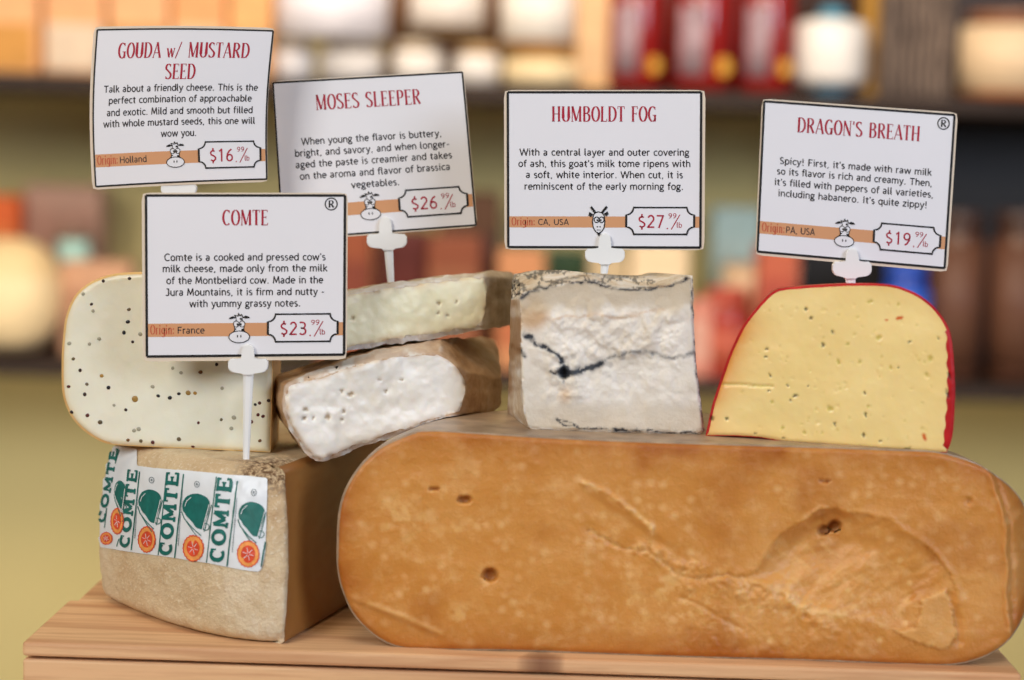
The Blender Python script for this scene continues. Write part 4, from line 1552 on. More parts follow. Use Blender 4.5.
_rot = lambda q: (270 + q[0] * .3086, 260 + q[1] * .3086)
low_holes = [(*_rot(h), rx, ry) for h, rx, ry in (((262, 435), 4.2, 2.2), ((233, 424), 2.2, 1.8), ((115, 485), 2.6, 2), ((110, 513), 2.6, 2.0), ((187, 508), 3.2, 3), ((240, 490), 2, 3),
                                                   ((233, 516), 2.2, 1.6), ((355, 388), 1.6, 1.6), ((428, 387), 2.6, 1.5), ((375, 425), 2.4, 1.4), ((140, 512), 1.5, 1.5))]
up_holes = [(*_rot(h), rx, ry) for h, rx, ry in (((548, 140), 2.4, 1.8), ((605, 135), 2, 1.5), ((545, 172), 2.2, 1.8), ((575, 178), 1.8, 1.5), ((266, 188), 2.4, 1.5))]
LOW_P0, LOW_P1 = on_y(319, 462, 0.030), on_y(486, 413, 0.060)
low_root, low_parts = soft_piece('soft_cheese_wedge', 'white soft cheese wedge with crumbly brown rind, tilted, lower of the two stacked pieces', LOW, LOW_IN, LOW_P0, LOW_P1, 0.062, 456, 60,
                                 [(283, 386), (303, 381), (345, 368), (400, 356), (440, 354), (466, 372), (510, 380)],
                                 {'paste': m_bloomy('white_soft_paste', (244, 240, 230), (232, 224, 206)), 'rind': m_bloomy_rind('brown_bloomy_rind', (150, 108, 72), (190, 152, 112), (216, 192, 160))}, 0.0017, 11, low_holes, .55, .94)
UP_P0, UP_P1 = on_y(362, 349, 0.062), on_y(486, 329, 0.086)
up_root, up_parts = soft_piece('creamy_cheese_wedge', 'flat creamy yellow cheese wedge with mottled grey rind, resting on the tilted white wedge', UP, UP_IN, UP_P0, UP_P1, 0.050, 482, 42,
                               [(300, 302), (345, 295), (409, 285), (455, 279), (484, 276), (520, 279)],
                               {'paste': m_bloomy('cream_soft_paste', (246, 240, 206), (238, 230, 190), rough=.34), 'rind': m_bloomy_rind('grey_bloomy_rind', (164, 142, 116), (198, 180, 154), (214, 202, 182))}, 0.0020, 23, up_holes, .85, .90)



def settle(top_parts, under_parts, gap=.0005, reach=.004):
    """rest one cheese on another: its underside takes the shape of what carries it"""
    v, f = [], []
    for o in under_parts:
        b = len(v); v += [q.co.copy() for q in o.data.vertices]; f += [tuple(b + i for i in p.vertices) for p in o.data.polygons]
    bv = BVHTree.FromPolygons(v, f)
    for o in top_parts:
        for q in o.data.vertices:
            h = bv.ray_cast(Vector((q.co.x, q.co.y, q.co.z + reach)), Vector((0, 0, -1)), reach + gap)
            if h[0] is not None: q.co.z = h[0].z + gap
        o.data.update()


settle([low_parts['paste'], low_parts['rind']], [big_parts['paste'], big_parts['rind']])
settle([low_parts['paste'], low_parts['rind']], [comte_parts['rind']])
# ------------------------------------------------------------------ ash-veined goat cheese
HUM = [(507, 416), (508.5, 380), (509.5, 340), (511, 300), (512, 284), (514, 274), (530, 271), (552, 270), (587, 272.5), (620, 275), (650, 276), (685, 275), (692.5, 275.5),
       (693.5, 290), (694, 321), (697, 370), (701.5, 404), (705, 431), (697, 435), (660, 434), (624, 432.5), (575, 431), (529, 429), (520, 424)]
HUM_IN = [(529, 427.5), (524, 412), (522, 380), (521, 350), (521, 320), (520.5, 297), (527, 291), (545, 288), (570, 283), (592, 282), (610, 288), (640, 290), (667, 286), (684, 278), (691, 277.5),
          (691.5, 290), (692, 321), (695, 370), (699.5, 404), (702.5, 429), (690, 432), (640, 431), (600, 430.5), (560, 429.5)]
_h = lambda q: (495 + q[0] * .2868, 255 + q[1] * .2868)
ASHES = [([_h(p) for p in ((100, 278), (125, 290), (140, 310), (180, 322), (215, 345), (238, 380), (247, 405))], 2.1, 1.0),
         ([_h(p) for p in ((247, 408), (300, 404), (350, 384), (372, 372))], 3.2, 1.0),
         ([_h(p) for p in ((372, 372), (400, 355), (460, 342), (520, 338), (580, 350), (620, 360), (660, 350), (692, 338))], 2.0, .55),
         ([_h(p) for p in ((238, 440), (215, 420), (195, 405))], 1.3, .9),
         ([_h(p) for p in ((62, 318), (90, 335), (102, 350))], 2.2, 1.0),
         ([_h(p) for p in ((92, 152), (120, 128), (160, 118), (200, 108))], 1.8, .8),
         ([_h(p) for p in ((215, 95), (300, 92), (340, 98), (380, 114), (450, 121), (530, 119), (600, 109), (645, 95), (668, 80), (655, 74))], 1.1, .95),
         ([_h(p) for p in ((688, 85), (692, 180), (697, 260), (703, 380), (716, 480), (724, 580), (728, 612))], 1.0, .9),
         ([_h(p) for p in ((212, 574), (240, 590), (300, 606), (380, 604), (450, 612), (540, 612), (620, 620), (705, 622))], .9, .9),
         ([_h(p) for p in ((215, 570), (260, 582), (290, 600))], .9, .7), ([_h(p) for p in ((230, 82), (330, 70), (420, 76), (500, 72))], 1.2, .5)]


def build_hum():
    zt = Z_BIGTOP
    a, b = on_z(535, 430, top_z_big(535) + .0006), on_z(697, 435, top_z_big(697) + .0006)
    root = empty('ash_veined_cheese_wedge', ((a.x + b.x) / 2, (a.y + b.y) / 2 + .03, min(a.z, b.z)))
    tag(root, 'crumbly white goat cheese block with a dark ash line across the middle', 'cheese')
    ia = HUM_IN

    def disp(px, py, de):
        ins = inside_poly(px, py, ia)
        ty = np.interp(px, [512, 521, 545, 570, 592, 610, 640, 667, 684, 692], [300, 294, 288, 283, 282, 288, 290, 286, 278, 277])
        d = -0.0016 * (1 - sstep(0, 3, de))
        d = d - .0022 * np.clip(ty - py, 0, None) * (~ins)
        lx = np.interp(py, [290, 320, 380, 412, 428], [520, 521, 522, 524, 529])
        d = d - .0030 * np.clip(lx - px, 0, None) * (~ins)
        lump = sstep(535, 560, px) * sstep(300, 318, py) * (1 - sstep(395, 410, py)) * (1 - sstep(672, 690, px))
        d = d + ins * (fbm(px, py, 30, 3, 31) * .0009 + lump * (np.abs(fbm(px, py, 24, 5, 33, .6)) * .0034 * (1 - .7 * sstep(352, 362, py + (px - 600) * -.1) * sstep(570, 590, px)) + fbm(px, py, 5, 2, 34) * .0003))
        d = d + (~ins) * fbm(px, py, 8, 3, 35) * .0009
        m = _h((215, 420))
        # piece broken out on the left, below the vein
        tri = inside_poly(px, py, [_h(p) for p in ((108, 318), (150, 322), (200, 340), (235, 375), (238, 420), (220, 445), (190, 420), (160, 400), (125, 380))])
        d = d + .0012 * tri * np.clip(dist_poly(px, py, [_h((238, 420)), _h((220, 445)), _h((190, 420)), _h((160, 400)), _h((125, 380)), _h((108, 318))]) / 9, 0, 1)
        d = d - .0036 * (1 - sstep(.3, 1.1, gauss_spot(px, py, *_h((238, 412)), 5, 6)))
        # upper band slightly sunk
        d = d - ins * .0010 * (1 - sstep(300, 316, py + fbm(px, py, 20, 3, 36) * 12))
        return d

    def at(px, py, de, D):
        ins = inside_poly(px, py, ia)
        ash = np.zeros(len(px))
        n1 = fbm(px, py, 7, 3, 41) * 2.6; n2 = fbm(px + 99, py, 7, 3, 42) * 2.6
        for line, w, k in ASHES:
            dl = dist_poly(px + n1, py + n2, line)
            ash = np.maximum(ash, k * np.exp(-(dl / w) ** 2) * (.65 + .6 * (fbm(px, py, 6, 2, 43) > -.25)))
        ash = np.maximum(ash, (1 - sstep(.5, 1.3, gauss_spot(px + n1 * 1.5, py + n2 * 1.5, *_h((238, 408)), 7, 9))))
        mot = ins * sstep(.2, .55, fbm(px, py, 7, 3, 44)) * .3 * np.exp(-((py - 363 + (px - 600) * .16) / 16) ** 2) * sstep(545, 565, px) * (1 - sstep(640, 660, px))
        ash = np.clip(np.maximum(ash, mot), 0, 1)
        top = (~ins) & (py < 300)
        ash = np.where(top, np.maximum(ash, .75 * sstep(.12, .4, 1 - np.abs(fbm(px, py * 1.6, 13, 4, 45, .6)) * 7) * (px < 655)), ash)
        tan = np.zeros(len(px))
        tan = np.maximum(tan, .95 * np.exp(-gauss_spot(px, py, *_h((130, 205)), 17, 17) ** 2))
        tan = np.maximum(tan, .7 * np.exp(-gauss_spot(px, py, *_h((245, 490)), 6, 9)))
        tan = np.maximum(tan, .5 * np.exp(-gauss_spot(px, py, *_h((345, 205)), 7, 4)))
        tan = np.maximum(tan, .5 * np.exp(-gauss_spot(px, py, *_h((480, 210)), 9, 3)))
        tan = np.where((~ins) & (px < 530) & (py > 300), .85 * sstep(-.6, .2, fbm(px, py, 20, 3, 46)), tan)  # left side: brown rind with its shade painted into the colour
        cv = dist_poly(px + n1, py + n2, [_h(p) for p in ((200, 228), (250, 212), (330, 214), (360, 205), (420, 222), (470, 214), (520, 195), (590, 190))])
        tan = np.maximum(tan, ins * .55 * np.exp(-(cv / 1.3) ** 2))
        cream = ins * np.clip((1 - sstep(304, 318, py + fbm(px, py, 16, 3, 47) * 10)) * .75 + sstep(398, 412, py) * .45 + np.exp(-de / 6) * .25, 0, 1)
        return {'ash': ash, 'tan': tan, 'cream': cream}
    r = traced_solid(root, HUM, a, b, 0.062, {'paste': m_ash(), 'rind': m_ash_rind()}, step=1.6, inner=HUM_IN, disp=disp, attrs=at, back=(.8, .97, -.004), jitter=.7, seed=5,
                     side_part=lambda x, y, nx, ny: 'rind')
    return root, (a + b) / 2


hum_root, HUM_MID = build_hum()

# ------------------------------------------------------------------ red-waxed pepper cheese
DRA = [(705.5, 436), (710, 414), (715.6, 394), (723, 372), (733, 345), (743.5, 325), (758, 306), (771.5, 292.5), (780, 288.5), (813, 285.3), (854, 283.3), (889, 284.4), (912.6, 291.5), (930, 303), (942, 316.5),
       (949.5, 330), (953, 350), (955, 383), (954.5, 412), (952, 438), (947, 453), (930, 452.3), (907, 450.8), (860, 447.5), (813, 444), (783, 441.3), (754, 437.2), (725, 436)]
_d = lambda q: (695 + q[0] * .2941, 265 + q[1] * .2941)


def build_dragon():
    a, b = on_z(708, 436, top_z_big(708) + .001), on_z(945, 453, top_z_big(940) + .001)
    root = empty('red_waxed_cheese_wedge', ((a.x + b.x) / 2, (a.y + b.y) / 2 + .02, min(a.z, b.z)))
    tag(root, 'yellow cheese half round with dark pepper flecks and a red wax coat', 'cheese')
    dark = [(378, 150, 2, 2), (395, 180, 1.6, 2), (468, 228, 1.6, 2.4), (435, 272, 1.8, 3), (243, 285, 2.6, 1.4), (240, 312, 2, 1.2), (315, 410, 1.4, 2), (340, 445, 3.4, 1.8), (325, 460, 1.6, 1.6), (250, 428, 2, 1.4),
            (577, 435, 1.4, 2.6), (580, 508, 1.2, 3.4), (475, 540, 1.4, 3), (573, 578, 1.6, 3.4), (108, 523, 1.8, 2.2), (57, 521, 2.4, 3), (728, 262, 2.6, 1), (385, 410, 1.2, 1.2), (865, 378, 1.8, 5), (858, 437, 1.5, 6), (205, 572, 2, 1),
            (300, 588, 2.2, 1.4), (255, 375, 1.2, 2), (630, 600, 2, 1), (690, 350, 1.2, 1.6), (720, 625, 5, 1.4), (828, 250, 1.4, 2)]
    olive = [(488, 330, 2, 4), (625, 248, 4, 3), (665, 350, 2, 3), (800, 318, 3, 4), (262, 465, 2, 2.4), (372, 570, 2, 2.6), (785, 370, 2, 2), (560, 330, 2, 3), (460, 490, 4, 3), (520, 270, 2, 2), (595, 125, 4, 2), (298, 555, 2, 3), (590, 480, 2, 2), (690, 135, 2, 2)]
    chili = [(695, 180, 5, 2.2), (652, 188, 2.2, 1.5), (780, 585, 2.4, 5)]
    rs = np.random.RandomState(4)
    pits = [(rs.uniform(735, 935), rs.uniform(300, 440), rs.uniform(.9, 2.2), rs.uniform(.8, 2.4)) for _ in range(90)]

    def spots(px, py, L, k=1.0):
        m = np.zeros(len(px))
        for x, y, rx, ry in L:
            q = _d((x, y))
            m = np.maximum(m, 1 - sstep(.3, 1.3, gauss_spot(px, py, q[0], q[1], rx * k * .9, ry * k * .9, -.25)))
        return m

    def disp(px, py, de):
        d = -.0012 * (1 - sstep(0, 3, de)) + fbm(px, py, 60, 3, 51) * .0007 + fbm(px, py, 9, 2, 52) * .00012
        d = d - .0006 * spots(px, py, dark) - .0004 * spots(px, py, olive)
        for x, y, rx, ry in pits: d = d - .00025 * (1 - sstep(.3, 1.2, gauss_spot(px, py, x, y, rx, ry)))
        ln = dist_poly(px, py, [_d(p) for p in ((85, 408), (150, 405), (200, 410), (262, 412))])
        d = d - .0012 * np.exp(-(ln / .9) ** 2)
        # slanted shave on the upper left corner
        d = d - .00022 * np.clip((745 - px) + (330 - py) * .35, 0, 40) * (px < 790) * .8
        return d

    def at(px, py, de, D):
        tan = np.clip(.85 * np.exp(-np.clip(px - np.interp(py, [285, 345, 394, 440], [775, 735, 716, 706]), 0, None) / 13) * sstep(300, 340, py) * (1 - sstep(395, 410, py) * .6) + .3 * np.exp(-de / 5), 0, 1)
        ol = np.clip(spots(px, py, olive) * .75, 0, 1)
        for x, y, rx, ry in pits[:50]: ol = np.maximum(ol, .3 * (1 - sstep(.3, 1.2, gauss_spot(px, py, x, y, rx, ry))))
        ln = dist_poly(px, py, [_d(p) for p in ((85, 408), (150, 405), (200, 410), (262, 412))])
        return {'tan': tan, 'olive': np.maximum(ol, .6 * np.exp(-(ln / .8) ** 2)), 'hole': spots(px, py, dark) * .9, 'chili': spots(px, py, chili)}

    def inset(x, y, nx, ny):
        if ny > .55: return 0.8
        if nx > .7 and y > 330: return float(np.interp(y, [330, 352, 400, 430, 446], [4.5, 6.5, 8, 9, 7])) + math.sin(y * .35) * .8
        return 2.6
    r = traced_solid(root, DRA, a, b, 0.052, {'paste': m_pepper(), 'rind': m_wax()}, step=1.7, inset=inset, disp=disp, attrs=at, back=(.94, .96, -.008), seed=6, jitter=.35,
                     side_part=lambda x, y, nx, ny: 'paste' if (ny > .8 and y > 400) else 'rind')
    r['rind'].name = 'wax_coat'
    return root, (a + b) / 2


dra_root, DRA_MID = build_dragon()

# ------------------------------------------------------------------ the paper band on the hard cheese
def rind_hit(x, y, off):
    h = comte_bv.ray_cast(CAM, ray(x, y).normalized())
    if h[0] is None: return None
    n = h[1] if h[1].dot(CAM - h[0]) > 0 else -h[1]
    return h[0] + n * off


def drape(art, name, mat, parent, off, res=2.5):
    """lay 2-D art given in photograph coordinates on the curved rind"""
    vs, ok = [], []
    for x, y in art.v:
        p = rind_hit(x, y, off)
        ok.append(p is not None); vs.append(p or Vector())
    used, fs = {}, []
    out = []
    for f in art.f:
        if not all(ok[i] for i in f): continue
        g = []
        for i in f:
            if i not in used: used[i] = len(out); out.append(vs[i])
            g.append(used[i])
        a, b, c = out[g[0]], out[g[1]], out[g[2]]
        if (b - a).cross(c - a).dot(CAM - a) < 0: g = g[::-1]
        fs.append(g)
    if not fs: return None
    o = new_obj(name, mesh_from(name, out, fs), mat)
    o.parent = parent
    return o


_l = lambda x, y: (85 + x * .2205, 435 + y * .2205)


def clip_in(art, poly):
    """keep the art that lies inside the label (small faces only)"""
    a = Art(); a.v = list(art.v)
    for f in art.f:
        cx = sum(art.v[i][0] for i in f) / len(f); cy = sum(art.v[i][1] for i in f) / len(f)
        if inside_poly([cx], [cy], poly)[0]: a.f.append(f)
    return a


def build_label():
    LP = [(112, 52), (180, 58), (238, 66), (240, 140), (330, 152), (450, 162), (560, 172), (650, 182), (740, 188), (828, 198), (826, 330), (822, 440), (816, 540), (800, 606), (786, 618), (680, 604),
          (560, 580), (440, 562), (330, 546), (200, 528), (75, 508), (60, 430), (62, 300), (74, 180), (92, 100)]
    poly = [_l(*p) for p in LP]
    ol = resample(poly, 2.5)
    oa = np.array([[p.x, p.y] for p in ol])
    x0, y0 = oa.min(0); x1, y1 = oa.max(0)
    gx, gy = np.meshgrid(np.arange(x0, x1, 3.0), np.arange(y0, y1, 3.0)); gx, gy = gx.ravel(), gy.ravel()
    k = inside_poly(gx, gy, oa); gx, gy = gx[k], gy[k]
    k = dist_poly(gx, gy, oa, True) > 1.6; gx, gy = gx[k], gy[k]
    n = len(ol)
    rv, _, rf, _, _, _ = delaunay_2d_cdt(list(ol) + [Vector((a, b)) for a, b in zip(gx, gy)], [(i, (i + 1) % n) for i in range(n)], [], 1, 1e-5)
    a = Art(); a.v = [(p.x, p.y) for p in rv]; a.f = [tuple(f) for f in rf]
    band = drape(a, 'paper_band', M_LABEL, comte_parts['rind'], 0.0006)
    keep(band, comte_root)
    e = 0.00085
    # slab letters, drawn upright then turned to read upwards
    SL = {'C': [(arc_pts(.5, .5, .37, .4, 50, 310, 20), .17, .26), ([(.80, .60), (.80, .95)], .1, .1)],
          'O': [(arc_pts(.5, .5, .37, .4, 0, 348, 28), .16, .27, True)],
          'M': [([(.16, .05), (.16, .95)], .17, .17), ([(.16, .95), (.5, .2)], .2, .2), ([(.5, .2), (.84, .95)], .2, .2), ([(.84, .05), (.84, .95)], .2, .2), ([(0, .06), (.32, .06)], .12, .12), ([(.66, .06), (1, .06)], .12, .12)],
          'T': [([(.5, .05), (.5, .95)], .26, .26), ([(.04, .9), (.96, .9)], .17, .17), ([(.09, .95), (.09, .66)], .12, .12), ([(.91, .95), (.91, .66)], .12, .12), ([(.3, .06), (.7, .06)], .12, .12)],
          'E': [([(.24, .05), (.24, .95)], .26, .26), ([(.06, .91), (.92, .91)], .15, .15), ([(.24, .5), (.66, .5)], .14, .14), ([(.06, .08), (.94, .08)], .15, .15), ([(.88, .95), (.88, .70)], .12, .12), ([(.9, .05), (.9, .32)], .12, .12), ([(.64, .36), (.64, .64)], .1, .1)]}
    green, grey, wht = Art(), Art(), Art()
    seals = []

    def word(p0, p1, w):
        """COMTE from p0 (start, low) to p1 (end, high); w = letter height across, to the left of the run"""
        P0, P1 = Vector(p0), Vector(p1)
        d = (P1 - P0); L = d.length; d = d / L
        q = Vector((d.y, -d.x))
        if q.x > 0: q = -q            # letters' tops point to the left
        widths = [.95, 1.02, 1.12, .9, .92]
        tot = sum(widths) + .1 * 4
        x = 0
        for c, wd in zip('COMTE', widths):
            cell = L * wd / tot
            for s in SL[c]:
                g = Art()
                pts = [(p[0] * cell, p[1] * w) for p in s[0]]
                g.line(pts, s[1] * (cell + w) / 1.75, s[2] * (cell + w) / 1.75, closed=len(s) > 3, sub=1.6)
                ox = x
                green.add(g, lambda a, b, ox=ox: tuple(P0 + d * (ox + a) + q * b))
            x += cell + L * .1 / tot

    def rule(p0, p1, w=.9): green.line([p0, p1], w, sub=3)

    def seal(c, r, rx=None):
        rx = rx or r
        n = 40
        seal1, seal2, seal3, wht = Art(), Art(), Art(), Art()
        seal2.line([(c[0] + rx * (1 + .03 * (-1) ** k) * math.cos(2 * PI * k / n), c[1] + r * (1 + .03 * (-1) ** k) * math.sin(2 * PI * k / n)) for k in range(n)], 1.0, closed=True)
        seal1.fan([(c[0] + rx * math.cos(2 * PI * k / n), c[1] + r * math.sin(2 * PI * k / n)) for k in range(n)])
        seal3.fan([(c[0] + rx * .66 * math.cos(2 * PI * k / n), c[1] + r * .66 * math.sin(2 * PI * k / n)) for k in range(n)])
        for k in range(6):
            a0 = k * PI / 3 + .3
            wht.line([(c[0] + rx * .1 * math.cos(a0), c[1] + r * .1 * math.sin(a0)), (c[0] + rx * .5 * math.cos(a0), c[1] + r * .5 * math.sin(a0))], .5)
        seals.append((seal1, seal2, seal3, wht))

    def bell(c, s, sx=1.0, rot=-.12):
        pts = [(-.46, -.12), (-.42, -.34), (-.26, -.52), (.0, -.58), (.26, -.5), (.42, -.36), (.47, -.2), (.38, .1), (.2, .42), (.1, .62), (-.06, .55), (-.22, .3), (-.38, .08)]
        cr, sr = math.cos(rot), math.sin(rot)
        T = lambda p: (c[0] + (p[0] * cr - p[1] * sr) * s * sx, c[1] + (p[0] * sr + p[1] * cr) * s)
        P = [Vector(q) for q in pts]
        green.fan([T(q) for q in resample(pts, .06)])
        green.line([T(q) for q in ((-.5, -.05), (-.44, .2), (-.2, .55), (.05, .82))], .9)
        green.line([T(q) for q in ((-.42, .22), (-.24, .58), (-.04, .9))], .8)
        wht.line([T(q) for q in ((-.42, -.02), (-.34, .18), (-.14, .48), (.06, .74))], .9)
        wht.line([T(q) for q in ((.46, -.18), (.3, .2), (.12, .62))], .7)
        green.line([T(q) for q in ((.52, -.15), (.36, .24), (.16, .7))], .7)
        green.ring(*T((.24, .55)), .11 * s, .11 * s, .8, 14)
        wht.line([T(q) for q in ((-.36, -.2), (-.28, -.36), (-.12, -.46))], .6)

    L = _l
    # panels, from the label's right end to its left
    word(L(634, 578), L(672, 198), 68 * .2205)
    rule(L(555, 578), L(600, 192)); rule(L(648, 594), L(694, 206), 1.3)
    word(L(398, 548), L(434, 172), 60 * .2205)
    rule(L(338, 545), L(376, 172)); rule(L(412, 558), L(452, 180), 1.2)
    word(L(206, 512), L(246, 158), 46 * .2205)
    rule(L(150, 505), L(160, 470)); rule(L(216, 522), L(254, 166), 1.1)
    word(L(96, 400), L(156, 64), 34 * .2205)
    rule(L(95, 420), L(104, 330)); rule(L(143, 130), L(160, 72))
    rule(L(800, 596), L(822, 470), 1.3)
    bell(L(512, 345), 138 * .2205, .98); bell(L(302, 322), 130 * .2205, .86); bell(L(760, 380), 134 * .2205, .95); bell(L(166, 270), 110 * .2205, .5)
    seal(L(497, 512), 58 * .2205, 45 * .2205); seal(L(287, 473), 57 * .2205, 38 * .2205); seal(L(743, 538), 58 * .2205, 48 * .2205); seal(L(153, 390), 57 * .2205, 28 * .2205)
    seal(L(104, 468), 26 * .2205, 26 * .2205)
    for x, y in ((308, 205), (513, 224), (768, 262)):
        grey.ring(*L(x, y), 11 * .2205, 13 * .2205, .7, 14); grey.ellipse(*L(x, y), 1.0, 1.2, 10)
    rr = random.Random(3)
    for (xa, ya, xb, yb) in ((428, 500, 448, 250), (672, 530, 692, 290), (232, 468, 246, 250)):
        k = 0
        while k < 1:
            st = rr.uniform(.018, .04)
            pa = (xa + (xb - xa) * k, ya + (yb - ya) * k); pb = (xa + (xb - xa) * (k + st * .7), ya + (yb - ya) * (k + st * .7))
            grey.line([L(*pa), L(*pb)], 1.0)
            k += st
    drape(clip_in(green, poly), 'band_lettering', M_GREEN, band, e)
    for parts in seals:
        vs, fs, mi = [], [], []
        for q, off, m in ((parts[0], e, 0), (parts[1], e + .0001, 1), (parts[2], e + .0001, 1), (parts[3], e + .0002, 2)):
            q = clip_in(q, poly)
            for f in q.f:
                P = [rind_hit(*q.v[i], off) for i in f]
                if any(p is None for p in P): continue
                if (P[1] - P[0]).cross(P[2] - P[0]).dot(CAM - P[0]) < 0: P = P[::-1]
                fs.append(tuple(range(len(vs), len(vs) + len(P)))); vs += P; mi.append(m)
        me = mesh_from('band_seal', vs, fs)
        for m in (M_SEAL1, M_SEAL2, M_LABEL): me.materials.append(m)
        me.polygons.foreach_set('material_index', mi)
        new_obj('band_seal', me).parent = band
    drape(clip_in(wht, poly), 'band_light_lines', M_LABEL, band, e + .00022)
    drape(clip_in(grey, poly), 'band_small_print', M_LGREY, band, e)


build_label()

# ------------------------------------------------------------------ the five cards
CAPB = .045
price_card('price_card', 'white price card with cow drawing, 23.99 a pound, spiked into the paper-banded block',
           [(146, 195.5), (345, 195.5), (344, 354.5), (147, 356.5)], Y_COMTE,
           [('COMTE', .384, .614, .185, .096)],
           [("Comte is a cooked and pressed cow's", .09, .905, .405, CAPB), ('milk cheese, made only from the milk', .081, .914, .475, CAPB),
            ('of the Montbeliard cow. Made in the', .10, .893, .549, CAPB), ('Jura Mountains, it is firm and nutty -', .095, .90, .622, CAPB),
            ('with yummy grassy notes.', .217, .78, .694, CAPB)],
           ('France', .155, .293), ('23',), (246, 461),
           ((242.6, 254.4, 344), (228.5, 268.5, 358.5, 372), (248.5, 10, 462, 246, 6)), reg=(.931, .053), border_w=.0125, margins=(.022, .014, .014, .026))
price_card('price_card', 'slightly bowed price card with cow drawing, 16.99 a pound, above the mustard-seed wedge',
           [(99.5, 30.5), (274.5, 31.5), (266.8, 179), (95.8, 186.5)], Y_GOUDA + .014,
           [('GOUDA w/ MUSTARD', .132, .880, .185, .10), ('SEED', .412, .585, .325, .10)],
           [('Talk about a friendly cheese. This is the', .060, .945, .402, CAPB), ('perfect combination of approachable', .090, .914, .475, CAPB),
            ('and exotic. Mild and smooth but filled', .080, .922, .553, CAPB), ('with whole mustard seeds, this one will', .060, .937, .625, CAPB), ('wow you.', .397, .604, .70, CAPB)],
           ('Holland', .15, .31), ('16',), (178, 272),
           ((173.5, 183.7, 174), (161.5, 197, 184, 194), (177, 10, 275, 176, 6)), bend=lambda u, v: Vector((-.0016 * math.sin(PI * v) * (1 - 0 * u), -.003 * math.sin(PI * u) - .005 * (1 - v), .0005 * math.sin(PI * u))), border_w=.009, margins=(.022, .018, .006, .018), cow_x=(.425, .53))
price_card('price_card', 'tilted price card with cow drawing, 26.99 a pound, spiked into the flat creamy wedge',
           [(273, 82.8), (462.3, 72.2), (476, 225), (283, 239)], 0.098,
           [('MOSES SLEEPER', .218, .77, .19, .098)],
           [('When young the flavor is buttery,', .128, .865, .407, CAPB), ('bright, and savory, and when longer-', .09, .90, .48, CAPB), ('aged the paste is creamier and takes', .09, .908, .553, CAPB),
            ('on the aroma and flavor of brassica', .108, .893, .628, CAPB), ('vegetables.', .372, .625, .705, CAPB)],
           None, ('26',), (390, 284),
           ((380, 391.6, 217), (367, 407, 234, 247.5), (388.5, 9.5, 285, 391, 7)), border_w=.009, margins=(.006, .008, .008, .012), cow_x=(.41, .515))
price_card('price_card', 'white price card with goat drawing, 27.99 a pound, above the ash-veined block',
           [(507.8, 92.3), (701.2, 92.3), (700.3, 247.5), (508.3, 247)], HUM_MID.y + .022,
           [('HUMBOLDT FOG', .228, .77, .188, .098)],
           [('With a central layer and outer covering', .06, .94, .407, CAPB), ("of ash, this goat's milk tome ripens with", .053, .947, .48, CAPB), ('a soft, white interior. When cut, it is', .092, .908, .552, CAPB),
            ('reminiscent of the early morning fog.', .084, .912, .627, CAPB)],
           ('CA, USA', .155, .315), ('27',), (604, 272.5),
           ((599, 610.4, 233), (585, 624.6, 248.5, 262), (605, 8.5, 273.5, 604, 7)), animal='goat', border_w=.012, margins=(.020, .012, .022, .014), band=(.80, .872))
price_card('price_card', 'tilted price card with cow drawing, 19.99 a pound, above the red-waxed wedge',
           [(764.3, 101.3), (954.5, 115), (944.5, 268), (757.5, 251.5)], DRA_MID.y + .018,
           [("DRAGON'S BREATH", .18, .826, .187, .098)],
           [("Spicy! First, it's made with raw milk", .095, .90, .405, CAPB), ('so its flavor is rich and creamy. Then,', .083, .908, .475, CAPB), ("it's filled with peppers of all varieties,", .073, .918, .548, CAPB),
            ("including habanero. It's quite zippy!", .095, .888, .620, CAPB)],
           ('PA, USA', .145, .30), ('19',), (852, 284),
           ((845.6, 857.6, 248), (832, 871, 261.5, 276), (850, 10, 285, 851, 9)), reg=(.945, .06), border_w=.0115, margins=(.012, .014, .018, .02), cow_x=(.405, .51))

# ------------------------------------------------------------------ the room behind
WALL_Y = 1.90
SH_Y = 1.58            # front edge of the shelves
UP_Z = on_y(512, 86, SH_Y).z
LO_Z = on_y(512, 374, SH_Y).z


def structure(name, me, mat):
    o = new_obj(name, me, mat)
    o['kind'] = 'structure'
    return o


def m_paint(name, rgb, rgb2):
    t = NT(name)
    v = t.coord()
    a = t.noise(v, 1.6, 3); b = t.noise(v, 90, 3)
    c = t.ramp(a, [(.35, lin(rgb)), (.65, lin(rgb2))])
    t.bump(b, .1, .001)
    return t.fin(c, .7, spec=.25)


structure('wall_back', box_mesh('wall_back', (-4.2, WALL_Y, -0.95), (4.2, WALL_Y + .1, 2.6)), m_paint('ochre_wall_paint', (212, 198, 140), (202, 186, 126)))
structure('floor', box_mesh('floor', (-4.2, -2.8, -1.0), (4.2, WALL_Y + .1, -0.95)), plain('floor_boards', (120, 96, 72), .5))

